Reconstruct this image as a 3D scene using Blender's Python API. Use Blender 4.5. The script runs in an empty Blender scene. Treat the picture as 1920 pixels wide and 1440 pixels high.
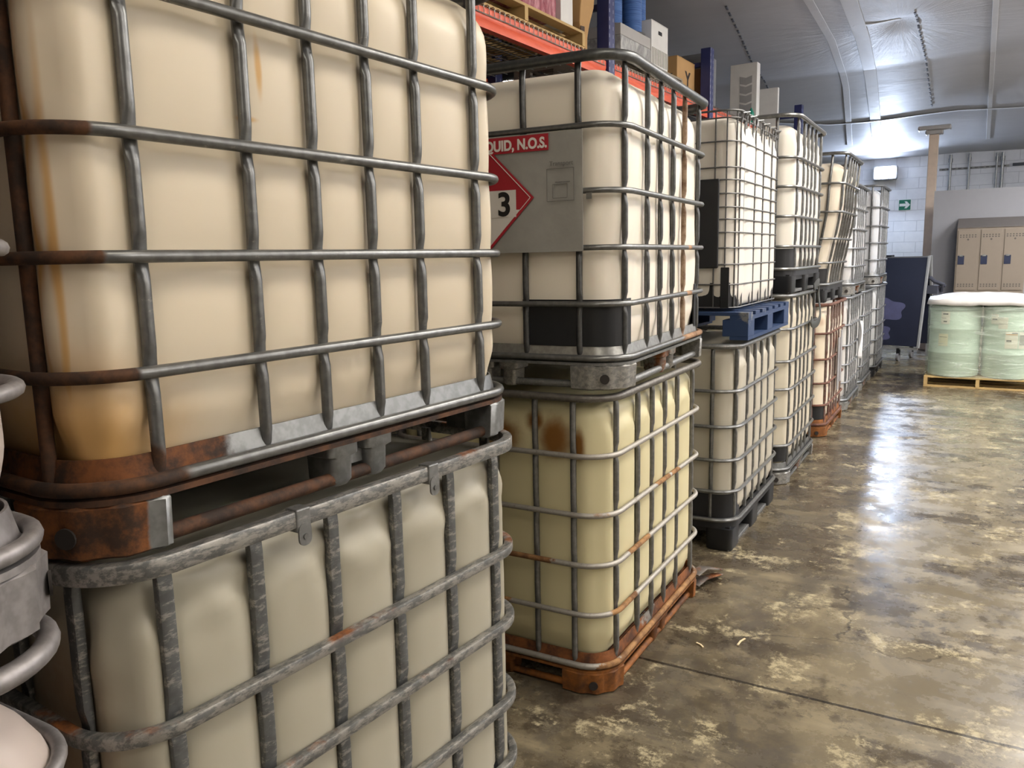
import bpy, math, random
from mathutils import Vector, Matrix, noise
random.seed(7)
S = bpy.context.scene
COL = S.collection
R = math.radians

# ------------------------------------------------------------------ camera
def setup_camera():
    yw, pt, rl = R(29.901), R(8.864), R(-1.206)
    fw = Vector((-math.sin(yw)*math.cos(pt), math.cos(yw)*math.cos(pt), -math.sin(pt)))
    rt = Vector((math.cos(yw), math.sin(yw), 0)); up = rt.cross(fw)
    r2 = rt*math.cos(rl) + up*math.sin(rl); u2 = -rt*math.sin(rl) + up*math.cos(rl)
    cam = bpy.data.cameras.new('camera'); co = bpy.data.objects.new('camera', cam); COL.objects.link(co)
    m = Matrix((r2, u2, -fw)).transposed().to_4x4(); m.translation = Vector((0, 0, 1.66))
    co.matrix_world = m
    cam.sensor_fit = 'HORIZONTAL'; cam.sensor_width = 36.0; cam.lens = 1501.5/1920*36.0
    cam.clip_start = 0.02; cam.clip_end = 200
    S.camera = co
setup_camera()

# ------------------------------------------------------------------ world, exposure
w = bpy.data.worlds.new('world'); S.world = w; w.use_nodes = True
w.node_tree.nodes['Background'].inputs[0].default_value = (0.9, 0.93, 1.0, 1)
w.node_tree.nodes['Background'].inputs[1].default_value = 0.12
S.view_settings.view_transform = 'Standard'; S.view_settings.look = 'None'
S.view_settings.gamma = 1.0; S.view_settings.use_curve_mapping = False
S.view_settings.exposure = 0.47

# ------------------------------------------------------------------ lights (fixtures are modelled round them further down)
CEILING_AND_FILL_LAMPS = [  # x, y, z, size x, size y, watts down, watts up, colour
    (0.50, 0.9, 4.15, 0.9, 2.2, 19, 3, (1.0, 0.935, 0.84)),
    (0.80, 4.9, 4.15, 0.8, 2.2, 110, 3, (1.0, 0.94, 0.86)),
    (1.15, 9.0, 4.15, 0.8, 2.0, 115, 2, (1.0, 0.95, 0.9)),
    (1.80, 12.0, 3.45, 0.6, 1.2, 80, 2, (0.9, 0.94, 1.0)),
    (0.90, -3.0, 4.0, 0.9, 2.2, 54, 3, (1.0, 0.94, 0.85)),  # fill lamp added behind the camera to light the tote end faces
    (5.0, 2.5, 3.20, 0.5, 1.8, 60, 430, (1.0, 0.94, 0.87)),  # this and the next two: added uplights that brighten the ceiling film
    (5.0, 8.0, 3.20, 0.5, 1.8, 60, 640, (1.0, 0.96, 0.92)),
    (5.0, 13.0, 2.90, 0.5, 1.8, 40, 320, (0.95, 0.96, 1.0)),
]
WALL_LAMP = (-1.60, 17.33, 3.16)
def area(name, loc, rot, sx, sy, watts, col):
    l = bpy.data.lights.new(name, 'AREA'); l.shape = 'RECTANGLE'; l.size = sx; l.size_y = sy
    l.energy = watts; l.color = col
    o = bpy.data.objects.new(name, l); COL.objects.link(o); o.location = loc; o.rotation_euler = rot
    return o
for (x, y, z, sx, sy, p, pu, c) in CEILING_AND_FILL_LAMPS:
    area('ceiling_or_fill_light', (x, y, z-0.075), (0, 0, 0), sx, sy, p, c)
    area('added_ceiling_uplight', (x, y, z+0.055), (R(180), 0, 0), sx, sy, pu, c)  # upward light added to each lamp to lift the ceiling
area('wall_lamp_light', (WALL_LAMP[0], WALL_LAMP[1]-0.09, WALL_LAMP[2]), (R(-64), 0, 0), 0.36, 0.2, 135, (0.66, 0.78, 1.0))

# ------------------------------------------------------------------ helpers: materials
def lin(r, g, b):
    f = lambda c: (c/255/12.92) if c/255 <= 0.04045 else ((c/255+0.055)/1.055)**2.4
    return (f(r), f(g), f(b), 1)

class NT:
    def __init__(s, name):
        s.m = bpy.data.materials.new(name); s.m.use_nodes = True
        s.t = s.m.node_tree; s.b = s.t.nodes['Principled BSDF']
        s.tc = s.n('ShaderNodeTexCoord')
    def n(s, typ, **kw):
        x = s.t.nodes.new(typ)
        for k, v in kw.items(): setattr(x, k, v)
        return x
    def l(s, a, b): s.t.links.new(a, b)
    def setin(s, sock, v):
        if isinstance(v, bpy.types.NodeSocket): s.l(v, sock)
        else: sock.default_value = v
    def math(s, op, a, b=None, c=None, clamp=False):
        x = s.n('ShaderNodeMath', operation=op, use_clamp=clamp)
        s.setin(x.inputs[0], a)
        if b is not None: s.setin(x.inputs[1], b)
        if c is not None: s.setin(x.inputs[2], c)
        return x.outputs[0]
    def vmath(s, op, a, b=None):
        x = s.n('ShaderNodeVectorMath', operation=op)
        s.setin(x.inputs[0], a)
        if b is not None: s.setin(x.inputs[1], b)
        return x.outputs['Value'] if op == 'LENGTH' else x.outputs[0]
    def noise(s, scale, detail=4, rough=0.55, vec=None, dist=0.0):
        x = s.n('ShaderNodeTexNoise'); x.inputs['Scale'].default_value = scale
        x.inputs['Detail'].default_value = detail; x.inputs['Roughness'].default_value = rough
        x.inputs['Distortion'].default_value = dist
        s.l(vec if vec is not None else s.tc.outputs['Object'], x.inputs['Vector'])
        return x.outputs['Fac']
    def scaled(s, v):
        return s.vmath('MULTIPLY', s.tc.outputs['Object'], v)
    def step(s, x, lo, hi):
        r = s.n('ShaderNodeMapRange', interpolation_type='SMOOTHSTEP')
        s.setin(r.inputs[0], x); r.inputs[1].default_value = lo; r.inputs[2].default_value = hi
        return r.outputs[0]
    def mix(s, f, a, b):
        x = s.n('ShaderNodeMix', data_type='RGBA')
        s.setin(x.inputs[0], f); s.setin(x.inputs[6], a); s.setin(x.inputs[7], b)
        return x.outputs[2]
    def mixf(s, f, a, b):
        x = s.n('ShaderNodeMix', data_type='FLOAT')
        s.setin(x.inputs[0], f); s.setin(x.inputs[2], a); s.setin(x.inputs[3], b)
        return x.outputs[0]
    def spots(s, spots, amp=0.35, nscale=9):
        """mask from ellipsoids (centre, radii) with a ragged edge"""
        nz = s.math('SUBTRACT', s.noise(nscale, 5, 0.65), 0.5)
        out = None
        for c, rad in spots:
            d = s.vmath('SUBTRACT', s.tc.outputs['Object'], c)
            d = s.vmath('DIVIDE', d, rad)
            v = s.math('SUBTRACT', 1.0, s.vmath('LENGTH', d))
            v = s.math('ADD', v, s.math('MULTIPLY', nz, amp*2))
            out = v if out is None else s.math('MAXIMUM', out, v)
        return out
    def bump(s, h, strength, dist=0.01):
        x = s.n('ShaderNodeBump'); x.inputs['Strength'].default_value = strength
        x.inputs['Distance'].default_value = dist; s.l(h, x.inputs['Height'])
        s.l(x.outputs[0], s.b.inputs['Normal'])
    def out(s, col=None, rough=None, metal=None):
        if col is not None: s.setin(s.b.inputs['Base Color'], col)
        if rough is not None: s.setin(s.b.inputs['Roughness'], rough)
        if metal is not None: s.setin(s.b.inputs['Metallic'], metal)
        return s.m

_cache = {}
def plain(name, rgb, rough=0.5, metal=0.0, var=0.06, nscale=12.0):
    k = (name, rgb, rough, metal)
    if k in _cache: return _cache[k]
    t = NT(name); c = lin(*rgb)
    n = t.noise(nscale, 5)
    dark = tuple(x*(1-var*2.2) for x in c[:3]) + (1,); lt = tuple(min(1, x*(1+var)) for x in c[:3]) + (1,)
    t.out(t.mix(n, dark, lt), t.mixf(n, rough*0.85, min(1, rough*1.15)), metal)
    _cache[k] = t.m
    return t.m

def galv(name, base=(128, 130, 130), spots=(), rust=0.0, crust=0.0, rough=0.36, amp=0.35, toprust=False, dark=1.0, rc0=(58, 30, 14), rc1=(140, 82, 34)):
    t = NT(name)
    a = t.noise(45, 2); b = t.noise(260, 2)
    c0 = tuple(x*0.80*dark for x in lin(*base)[:3]) + (1,); c1 = tuple(x*1.04*dark for x in lin(*base)[:3]) + (1,)
    col = t.mix(t.step(a, 0.35, 0.68), c0, c1)
    if crust > 0:
        k = t.step(t.noise(1.0, 7, 0.75, t.scaled((70, 22, 70))), 0.68-crust*0.26, 0.78-crust*0.22)
        col = t.mix(t.math('MULTIPLY', k, 0.6), col, lin(178, 174, 166))
    rn = t.noise(14, 6, 0.7)
    rc = t.mix(t.step(rn, 0.35, 0.65), lin(*rc0), lin(*rc1))
    mask = None
    if spots: mask = t.step(t.spots(spots, amp, 16), 0.0, 0.1)
    if rust > 0:
        m2 = t.step(t.noise(3.1, 7, 0.62), 0.68-rust*0.36, 0.74-rust*0.34)
        if toprust:
            g = t.n('ShaderNodeNewGeometry'); sp = t.n('ShaderNodeSeparateXYZ'); t.l(g.outputs['Normal'], sp.inputs[0])
            m2 = t.math('MULTIPLY', m2, t.step(sp.outputs[2], -0.1, 0.6))
        mask = m2 if mask is None else t.math('MAXIMUM', mask, m2)
    if mask is None: mask = 0.0
    t.out(t.mix(mask, col, rc), t.mixf(mask, t.mixf(b, rough*0.8, rough*1.3), 0.8) if mask != 0.0 else t.mixf(b, rough*0.8, rough*1.3),
          t.mixf(mask, 0.72, 0.0))
    t.bump(t.math('ADD', t.math('MULTIPLY', b, 0.25), rn), 0.22 if (rust or spots) else 0.03, 0.002)
    return t.m

def poly(name, rgb, stains=(), amber=(150, 100, 30), strength=0.6, rough=0.42, streak=0.0, amp=0.3):
    t = NT(name)
    n = t.noise(2.3, 3); c = lin(*rgb)
    lo = tuple(x*0.93 for x in c[:3]) + (1,)
    col = t.mix(n, lo, c)
    if streak > 0:
        sn = t.step(t.noise(1.0, 5, 0.6, t.scaled((14, 14, 0.8))), 0.6, 0.78)
        col = t.mix(t.math('MULTIPLY', sn, streak), col, lin(*amber))
    if stains:
        k = t.step(t.spots(stains, amp, 5), 0.0, 0.75)
        col = t.mix(t.math('MULTIPLY', k, strength), col, lin(*amber))
    t.out(col, t.mixf(t.noise(40, 3), rough*0.85, rough*1.2))
    t.b.inputs['Specular IOR Level'].default_value = 0.35
    t.b.inputs['Subsurface Weight'].default_value = 0.12
    t.b.inputs['Subsurface Radius'].default_value = (0.03, 0.02, 0.012)
    t.bump(t.noise(30, 3), 0.04, 0.003)
    return t.m

def emit(name, rgb, strength):
    t = NT(name); t.out((0.8, 0.8, 0.8, 1), 0.4)
    t.b.inputs['Emission Color'].default_value = lin(*rgb); t.b.inputs['Emission Strength'].default_value = strength
    return t.m

# ------------------------------------------------------------------ helpers: objects and meshes
def tag(o, label=None, cat=None, group=None, kind=None):
    if label: o['label'] = label
    if cat: o['category'] = cat
    if group: o['group'] = group
    if kind: o['kind'] = kind
    return o
def thing(name, label, cat, loc=(0, 0, 0), rz=0.0, group=None, rot=None):
    o = bpy.data.objects.new(name, None); COL.objects.link(o); o.location = loc
    o.rotation_euler = rot if rot else (0, 0, rz); o.empty_display_size = 0.1
    return tag(o, label, cat, group)

class MB:
    def __init__(s): s.v = []; s.f = []
    def add(s, v, f):
        k = len(s.v); s.v += [tuple(p) for p in v]; s.f += [tuple(i+k for i in q) for q in f]; return s
    def build(s, name, mat, parent=None, smooth=True, bevel=0.0, deform=None, angle=38):
        me = bpy.data.meshes.new(name)
        vv = [deform(p) for p in s.v] if deform else s.v
        me.from_pydata(vv, [], s.f); me.update()
        if mat: me.materials.append(mat)
        o = bpy.data.objects.new(name, me); COL.objects.link(o)
        if smooth:
            me.polygons.foreach_set('use_smooth', [True]*len(me.polygons))
            try: me.set_sharp_from_angle(angle=R(angle))
            except Exception: pass
        if bevel:
            b = o.modifiers.new('bevel', 'BEVEL'); b.width = bevel; b.segments = 2; b.limit_method = 'ANGLE'; b.angle_limit = R(40)
        if parent is not None: o.parent = parent
        return o
    def box(s, x0, x1, y0, y1, z0, z1, M=None):
        v = [(x, y, z) for z in (z0, z1) for y in (y0, y1) for x in (x0, x1)]
        if M is not None: v = [tuple(M @ Vector(p)) for p in v]
        return s.add(v, [(0, 2, 3, 1), (4, 5, 7, 6), (0, 1, 5, 4), (2, 6, 7, 3), (0, 4, 6, 2), (1, 3, 7, 5)])
    def sweep(s, pts, prof, closed=False, ref=(0, 0, 1), scl=None):
        """prof: list of (a, b): a along the side direction (tangent x ref), b along the up direction"""
        n = len(pts); P = [Vector(p) for p in pts]; k = len(prof); ref = Vector(ref); v = []
        for i in range(n):
            if closed: t = P[(i+1) % n]-P[i-1]
            else: t = P[min(i+1, n-1)]-P[max(i-1, 0)]
            t.normalize()
            sd = t.cross(ref)
            if sd.length < 1e-4: sd = t.cross(Vector((1, 0, 0)))
            sd.normalize(); up = sd.cross(t)
            sa, sb, oa = scl(i) if scl else (1, 1, 0)
            for a, b in prof: v.append(P[i]+sd*(a*sa+oa)+up*(b*sb))
        f = []
        for i in range(n if closed else n-1):
            j = (i+1) % n
            for q in range(k):
                r = (q+1) % k
                f.append((i*k+q, i*k+r, j*k+r, j*k+q))
        if not closed:
            f.append(tuple(range(k-1, -1, -1))); f.append(tuple((n-1)*k+q for q in range(k)))
        return s.add(v, f)
    def tube(s, pts, r, n=10, closed=False, **kw):
        return s.sweep(pts, circ(r, n), closed, **kw)
    def cyl(s, c, r, h, n=24, axis='z', r2=None):
        r2 = r if r2 is None else r2; v = []
        for k, rr in ((0, r), (1, r2)):
            for i in range(n):
                a = 2*math.pi*i/n; p = (rr*math.cos(a), rr*math.sin(a), h*k)
                if axis == 'x': p = (p[2], p[0], p[1])
                if axis == 'y': p = (p[0], p[2], p[1])
                v.append((c[0]+p[0], c[1]+p[1], c[2]+p[2]))
        f = [(i, (i+1) % n, n+(i+1) % n, n+i) for i in range(n)] + [tuple(range(n-1, -1, -1)), tuple(range(n, 2*n))]
        return s.add(v, f)
    def lathe(s, prof, n=28, c=(0, 0, 0)):
        k = len(prof); v = []
        for i in range(n):
            a = 2*math.pi*i/n
            for r, z in prof: v.append((c[0]+r*math.cos(a), c[1]+r*math.sin(a), c[2]+z))
        f = []
        for i in range(n):
            j = (i+1) % n
            for q in range(k-1): f.append((i*k+q, j*k+q, j*k+q+1, i*k+q+1))
        f.append(tuple(i*k for i in range(n-1, -1, -1))); f.append(tuple(i*k+k-1 for i in range(n)))
        return s.add(v, f)
    def prism(s, out, z0, z1):
        n = len(out)
        v = [(x, y, z0) for x, y in out] + [(x, y, z1) for x, y in out]
        return s.add(v, [(i, (i+1) % n, n+(i+1) % n, n+i) for i in range(n)] + [tuple(range(n-1, -1, -1)), tuple(range(n, 2*n))])

def circ(r, n=10): return [(r*math.cos(2*math.pi*i/n), r*math.sin(2*math.pi*i/n)) for i in range(n)]
def rsq(a, b, r=0.004, n=3):
    o = []
    for cx, cy, a0 in ((a-r, b-r, 0), (-a+r, b-r, 90), (-a+r, -b+r, 180), (a-r, -b+r, 270)):
        for i in range(n): q = R(a0+90*i/(n-1)); o.append((cx+r*math.cos(q), cy+r*math.sin(q)))
    return o
def rrect(D, L, Rr, nx=2, ny=2, nc=8):
    """rounded rectangle outline, counter-clockwise from the middle of the corner (+x,-y): list of (x, y, nx, ny)"""
    o = []; hx, hy = D/2, L/2
    cs = [(hx-Rr, -hy+Rr, -90), (hx-Rr, hy-Rr, 0), (-hx+Rr, hy-Rr, 90), (-hx+Rr, -hy+Rr, 180)]
    ns = (ny, nx, ny, nx)
    for ci in range(4):
        cx, cy, a0 = cs[ci]
        for i in range(nc+1):
            q = R(a0+90*i/nc); o.append((cx+Rr*math.cos(q), cy+Rr*math.sin(q), math.cos(q), math.sin(q)))
        nxt = cs[(ci+1) % 4]; qa = R(a0+90); e0 = (cx+Rr*math.cos(qa), cy+Rr*math.sin(qa))
        e1 = (nxt[0]+Rr*math.cos(qa), nxt[1]+Rr*math.sin(qa)); m = ns[ci]
        for i in range(1, m):
            k = i/m; o.append((e0[0]+(e1[0]-e0[0])*k, e0[1]+(e1[1]-e0[1])*k, math.cos(qa), math.sin(qa)))
    return o
def loop(D, L, Rr, z, nc=8, nx=2, ny=2): return [(x, y, z) for x, y, _, _ in rrect(D, L, Rr, nx, ny, nc)]
def sst(x, a, b):
    t = max(0.0, min(1.0, (x-a)/(b-a))); return t*t*(3-2*t)

def text_mesh(body, size, mat, parent, M, name='lettering', bold=0.0, align='LEFT', sx=1.0):
    cu = bpy.data.curves.new('t', 'FONT'); cu.body = body; cu.size = size; cu.extrude = 0.0006; cu.offset = bold; cu.align_x = align
    tmp = bpy.data.objects.new('t', cu); COL.objects.link(tmp)
    bpy.context.view_layer.update()
    me = bpy.data.meshes.new_from_object(tmp.evaluated_get(bpy.context.evaluated_depsgraph_get()))
    bpy.data.objects.remove(tmp); bpy.data.curves.remove(cu)
    me.transform(M @ Matrix.Diagonal((sx, 1, 1, 1))); me.materials.clear(); me.materials.append(mat)
    o = bpy.data.objects.new(name, me); COL.objects.link(o); o.parent = parent
    return o

# ------------------------------------------------------------------ the setting
def floor_mat():
    t = NT('concrete'); P = t.tc.outputs['Object']
    big = t.noise(0.55, 6, 0.62, dist=0.6); mid = t.noise(2.4, 8, 0.7, dist=0.8); fine = t.noise(22, 6, 0.7)
    strk = t.noise(1.0, 7, 0.66, t.scaled((0.9, 5.5, 1))); strk2 = t.noise(1.0, 5, 0.6, t.scaled((1.6, 14, 1)))
    mid2 = t.noise(5.5, 9, 0.74); grit = t.noise(70, 5, 0.75)
    col = t.mix(t.step(mid2, 0.36, 0.64), lin(78, 70, 56), lin(118, 107, 85))
    col = t.mix(t.math('MULTIPLY', t.step(mid, 0.46, 0.6), 0.75), col, lin(76, 70, 61))
    col = t.mix(t.math('MULTIPLY', t.step(t.noise(0.9, 8, 0.68, dist=0.4), 0.5, 0.57), 0.65), col, lin(66, 57, 46))
    col = t.mix(t.math('MULTIPLY', t.step(big, 0.54, 0.66), 0.55), col, lin(150, 138, 110))
    col = t.mix(t.math('MULTIPLY', t.step(strk, 0.56, 0.68), 0.32), col, lin(158, 145, 116))
    col = t.mix(t.math('MULTIPLY', t.step(strk2, 0.58, 0.7), 0.35), col, lin(58, 51, 43))
    sx_ = t.n('ShaderNodeSeparateXYZ'); t.l(P, sx_.inputs[0])
    wander = t.math('MULTIPLY', t.math('SUBTRACT', t.noise(1.3, 6, 0.7), 0.5), 1.5)
    lane = t.math('MULTIPLY', t.step(t.math('ADD', sx_.outputs[0], wander), -0.62, -0.4), t.math('SUBTRACT', 1.0, t.step(t.math('ADD', sx_.outputs[0], wander), 0.30, 0.5)))
    col = t.mix(t.math('MULTIPLY', lane, 0.34), col, lin(152, 140, 112))
    blot = t.math('MAXIMUM', t.step(t.noise(1.7, 10, 0.76), 0.52, 0.57), t.math('MULTIPLY', t.step(t.math('ADD', sx_.outputs[0], wander), 0.42, 0.62), 0.8))
    col = t.mix(t.math('MULTIPLY', blot, t.mixf(t.noise(9, 6, 0.75), 0.35, 1.0)), col, lin(56, 47, 37))
    scr = t.math('MULTIPLY', t.step(t.noise(1.0, 8, 0.75, t.scaled((4, 26, 1)), 2.0), 0.6, 0.66), t.step(t.noise(0.8, 3), 0.48, 0.6))
    col = t.mix(t.math('MULTIPLY', scr, 0.6), col, lin(40, 33, 25))
    lt = t.math('MULTIPLY', t.step(t.noise(2.6, 10, 0.78), 0.53, 0.59), t.step(t.noise(17, 6, 0.8), 0.42, 0.58))
    col = t.mix(t.math('MULTIPLY', lt, 0.85), col, lin(182, 170, 138))
    col = t.mix(t.math('MULTIPLY', t.step(fine, 0.56, 0.68), 0.5), col, lin(56, 50, 42))
    col = t.mix(t.math('MULTIPLY', t.step(grit, 0.6, 0.72), 0.35), col, lin(50, 45, 38))
    ck = t.n('ShaderNodeTexVoronoi', feature='DISTANCE_TO_EDGE'); ck.inputs['Scale'].default_value = 0.45
    wob = t.n('ShaderNodeTexNoise'); wob.inputs['Scale'].default_value = 3.0; wob.inputs['Detail'].default_value = 6; t.l(P, wob.inputs['Vector'])
    t.l(t.vmath('ADD', P, t.vmath('MULTIPLY', wob.outputs['Color'], (0.5, 0.5, 0))), ck.inputs['Vector'])
    crack = t.math('MULTIPLY', t.math('LESS_THAN', ck.outputs['Distance'], 0.0025), t.step(big, 0.42, 0.55))
    col = t.mix(t.math('MULTIPLY', crack, 0.55), col, lin(40, 34, 26))
    sp = t.n('ShaderNodeSeparateXYZ'); t.l(P, sp.inputs[0])
    jl = t.math('ABSOLUTE', t.math('ADD', t.math('SUBTRACT', sp.outputs[1], 2.972), t.math('MULTIPLY', t.math('SUBTRACT', mid, 0.5), 0.012)))
    joint = t.math('LESS_THAN', jl, 0.008)
    col = t.mix(t.math('MULTIPLY', joint, 0.85), col, lin(28, 22, 16))
    rough = t.math('ADD', t.mixf(t.step(mid2, 0.35, 0.7), 0.19, 0.40), t.math('MULTIPLY', t.math('SUBTRACT', strk, 0.5), 0.4))
    rough = t.math('MAXIMUM', rough, 0.14)
    h = t.math('ADD', t.math('MULTIPLY', fine, 0.25), t.math('ADD', t.math('MULTIPLY', strk2, 0.7), t.math('MULTIPLY', joint, -2.0)))
    t.bump(h, 0.26, 0.003)
    t.b.inputs['Specular IOR Level'].default_value = 0.38
    return t.out(col, rough)
def cmu_mat():
    t = NT('painted_block'); sp = t.n('ShaderNodeSeparateXYZ'); t.l(t.tc.outputs['Object'], sp.inputs[0])
    cb = t.n('ShaderNodeCombineXYZ'); t.l(sp.outputs[0], cb.inputs[0]); t.l(sp.outputs[2], cb.inputs[1])
    br = t.n('ShaderNodeTexBrick'); t.l(cb.outputs[0], br.inputs['Vector'])
    br.inputs['Scale'].default_value = 1.0; br.inputs['Mortar Size'].default_value = 0.006
    br.inputs['Brick Width'].default_value = 0.406; br.inputs['Row Height'].default_value = 0.203; br.inputs['Mortar Smooth'].default_value = 0.3
    n = t.noise(9, 5)
    col = t.mix(t.math('MULTIPLY', br.outputs['Fac'], 0.35), t.mix(n, lin(205, 208, 214), lin(226, 228, 232)), lin(150, 152, 160))
    t.bump(t.math('SUBTRACT', t.math('MULTIPLY', n, 0.3), br.outputs['Fac']), 0.6, 0.006)
    return t.out(col, 0.45)

M_ALU = galv('bare_steel', (150, 152, 152), rough=0.3)
M_BLACK = plain('black_plastic', (24, 26, 30), 0.42)
M_HOLE = plain('hole_dark', (36, 30, 26), 0.8)
M_CARD = plain('cardboard', (186, 148, 98), 0.75)
M_CARD2 = plain('cardboard_brown', (164, 122, 76), 0.75)
M_WOOD = plain('pallet_pine', (196, 166, 112), 0.7, var=0.16, nscale=7)
M_WHITE = plain('white_sheet_metal', (226, 226, 224), 0.45)

def structure(name, mb, mat, smooth=False):
    o = mb.build(name, mat, None, smooth); o['kind'] = 'structure'; return o

structure('floor', MB().box(-14, 7.5, -6, 19, -0.15, 0), floor_mat())
M_CMU = cmu_mat()
structure('wall_back', MB().box(-14, 7.5, 17.6, 17.8, 0, 5.4), M_CMU)
structure('wall_right', MB().box(7.3, 7.5, -6, 17.6, 0, 5.4), plain('painted_wall', (200, 196, 188), 0.7))
structure('wall_left', MB().box(-14, -13.8, -6, 17.6, 0, 5.6), plain('dark_wall', (70, 70, 74), 0.8))
structure('wall_front', MB().box(-14, 7.5, -6.2, -6, 0, 5.4), plain('front_wall', (190, 184, 172), 0.7))
# low partition behind the lockers
structure('wall_partition', MB().box(-0.6, 7.3, 14.3, 14.42, 0, 2.565), plain('grey_board', (150, 150, 154), 0.6, var=0.03))

def ceil_z(x, y):
    z = 3.47 + (17.6-y)*0.145
    if z > 4.2: z = 4.2 + (z-4.2)*0.12
    return z
def ceil_full(x, y):
    z = ceil_z(x, y)-0.04*math.sin(math.pi*((x+0.3) % 3.2)/3.2)
    if y > 14.9: z -= 0.05*math.sin((y-14.9)*math.pi/2.7)
    r2 = (x-STAR[0])**2+(y-STAR[1])**2
    return z+0.05*math.exp(-r2/0.06)+0.02*noise.noise((x*0.7, y*0.6, 2.0))
STAR = (-0.89, 10.6)           # the point where the film is gathered and tied up
def ceiling():
    t = NT('grey_film')
    n = t.noise(1.0, 6, 0.6, t.scaled((1.2, 3.5, 1)), 0.8)
    col = t.mix(n, lin(168, 168, 171), lin(186, 186, 189))
    t.out(col, t.mixf(n, 0.5, 0.62)); t.b.inputs['Specular IOR Level'].default_value = 0.3
    d = t.vmath('SUBTRACT', t.tc.outputs['Object'], (STAR[0], STAR[1], 0)); sp = t.n('ShaderNodeSeparateXYZ'); t.l(d, sp.inputs[0])
    ang = t.math('ARCTAN2', sp.outputs[1], sp.outputs[0])
    rad = t.math('SQRT', t.math('ADD', t.math('MULTIPLY', sp.outputs[0], sp.outputs[0]), t.math('MULTIPLY', sp.outputs[1], sp.outputs[1])))
    cb = t.n('ShaderNodeCombineXYZ'); t.l(ang, cb.inputs[0]); t.l(t.math('MULTIPLY', rad, 0.12), cb.inputs[1])
    cr = t.noise(11.0, 5, 0.65, cb.outputs[0])
    cr = t.math('MULTIPLY', cr, t.math('SUBTRACT', 1.0, t.step(rad, 0.1, 2.6)))
    h = t.math('ADD', t.math('MULTIPLY', t.math('ADD', n, t.math('MULTIPLY', t.noise(7, 5, 0.6), 0.35)), 0.35), t.math('MULTIPLY', cr, 1.6))
    t.bump(h, 0.22, 0.05)
    x0, x1, y0, y1 = -4.4, 7.4, -6, 17.6
    nx, ny = 110, 220; v = []; f = []
    for j in range(ny+1):
        for i in range(nx+1):
            x = x0+(x1-x0)*i/nx; y = y0+(y1-y0)*j/ny
            v.append((x, y, ceil_full(x, y)))
    for j in range(ny):
        for i in range(nx):
            a = j*(nx+1)+i; f.append((a, a+nx+1, a+nx+2, a+1))
    m = MB().add(v, f); structure('ceiling', m, t.m, True)
    return t.m
M_FILM = ceiling()
structure('ceiling_hall', MB().box(-14, -4.4, -6, 17.6, 5.0, 5.1), plain('dark_deck', (44, 44, 48), 0.8))
for k in range(9):
    y = 3.5+k*1.55
    structure('trim_%d' % (k+1), MB().box(-13.8, -4.5, y, y+0.12, 4.82, 5.0), plain('dark_joist', (66, 66, 70), 0.7))

# straps seen through the film, stitched seams
def strip(pts, wdt, drop, mat, idx):
    """pts: (x, y); narrow band following the ceiling"""
    m = MB(); v = []; P = []
    for a, b in zip(pts[:-1], pts[1:]):
        for q in range(14):
            k = q/14; P.append((a[0]+(b[0]-a[0])*k, a[1]+(b[1]-a[1])*k))
    P.append(pts[-1])
    pp = [(x, y, ceil_full(x, y)-0.010) for x, y in P]
    m.sweep(pp, rsq(wdt/2, 0.004, 0.003), ref=(0, 0, 1))
    o = m.build('trim_%d' % idx, mat, None, False); o['kind'] = 'structure'
M_STRAP = plain('film_strap', (192, 192, 194), 0.6)
strip([(-1.60, 7.6), (-1.66, 10.8), (-1.8, 13.2), (-2.0, 15.2), (-2.1, 16.2)], 0.09, 0.075, M_STRAP, 20)
strip([(-1.22, 7.6), (-1.33, 11.0), (-1.45, 13.2), (-1.6, 15.6), (-1.65, 16.6)], 0.16, 0.075, M_STRAP, 21)
strip([(-1.35, 10.3), (-0.9, 10.55)], 0.07, 0.07, M_STRAP, 22)
strip([(0.02, 7.0), (0.05, 13.0), (0.08, 16.6)], 0.06, 0.06, M_STRAP, 23)
strip([(-3.2, 14.6), (-2.3, 14.95), (-1.6, 15.0), (-0.67, 15.0), (1.6, 15.0), (5, 15.0)], 0.09, 0.06, M_STRAP, 24)
def seam(pts, idx):
    m = MB()
    n = 22
    for i in range(n):
        k0, k1 = i/n, (i+0.5)/n
        def P(k):
            t = k*(len(pts)-1); a = min(int(t), len(pts)-2); u = t-a
            x = pts[a][0]+(pts[a+1][0]-pts[a][0])*u; y = pts[a][1]+(pts[a+1][1]-pts[a][1])*u
            return (x, y, ceil_full(x, y)-0.012)
        m.sweep([P(k0), P((k0+k1)/2), P(k1)], rsq(0.012, 0.004, 0.002))
    o = m.build('trim_%d' % idx, plain('seam_thread', (70, 70, 76), 0.7)); o['kind'] = 'structure'
seam([(-2.4, 8.8), (-2.75, 11.5), (-2.95, 14.2)], 30)
seam([(-0.72, 10.2), (-0.72, 14.7)], 31)

# pillar with its saddle
pil = thing('wooden_post', 'tall beige wooden post under the grey film ceiling beside the partition', 'post', (-0.69, 15.2, 0))
MB().box(-0.07, 0.07, -0.07, 0.07, 0, 3.52).build('shaft', plain('beige_timber', (222, 200, 178), 0.6, var=0.08), pil, False, bevel=0.008)
m = MB(); m.prism([(-0.13, -0.1), (0.13, -0.1), (0.13, 0.1), (-0.13, 0.1)], 3.52, 3.59); m.box(-0.24, 0.24, -0.12, 0.12, 3.59, 3.66)
m.build('saddle', plain('wrapped_saddle', (176, 172, 168), 0.5), pil, False, bevel=0.02)

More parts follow.
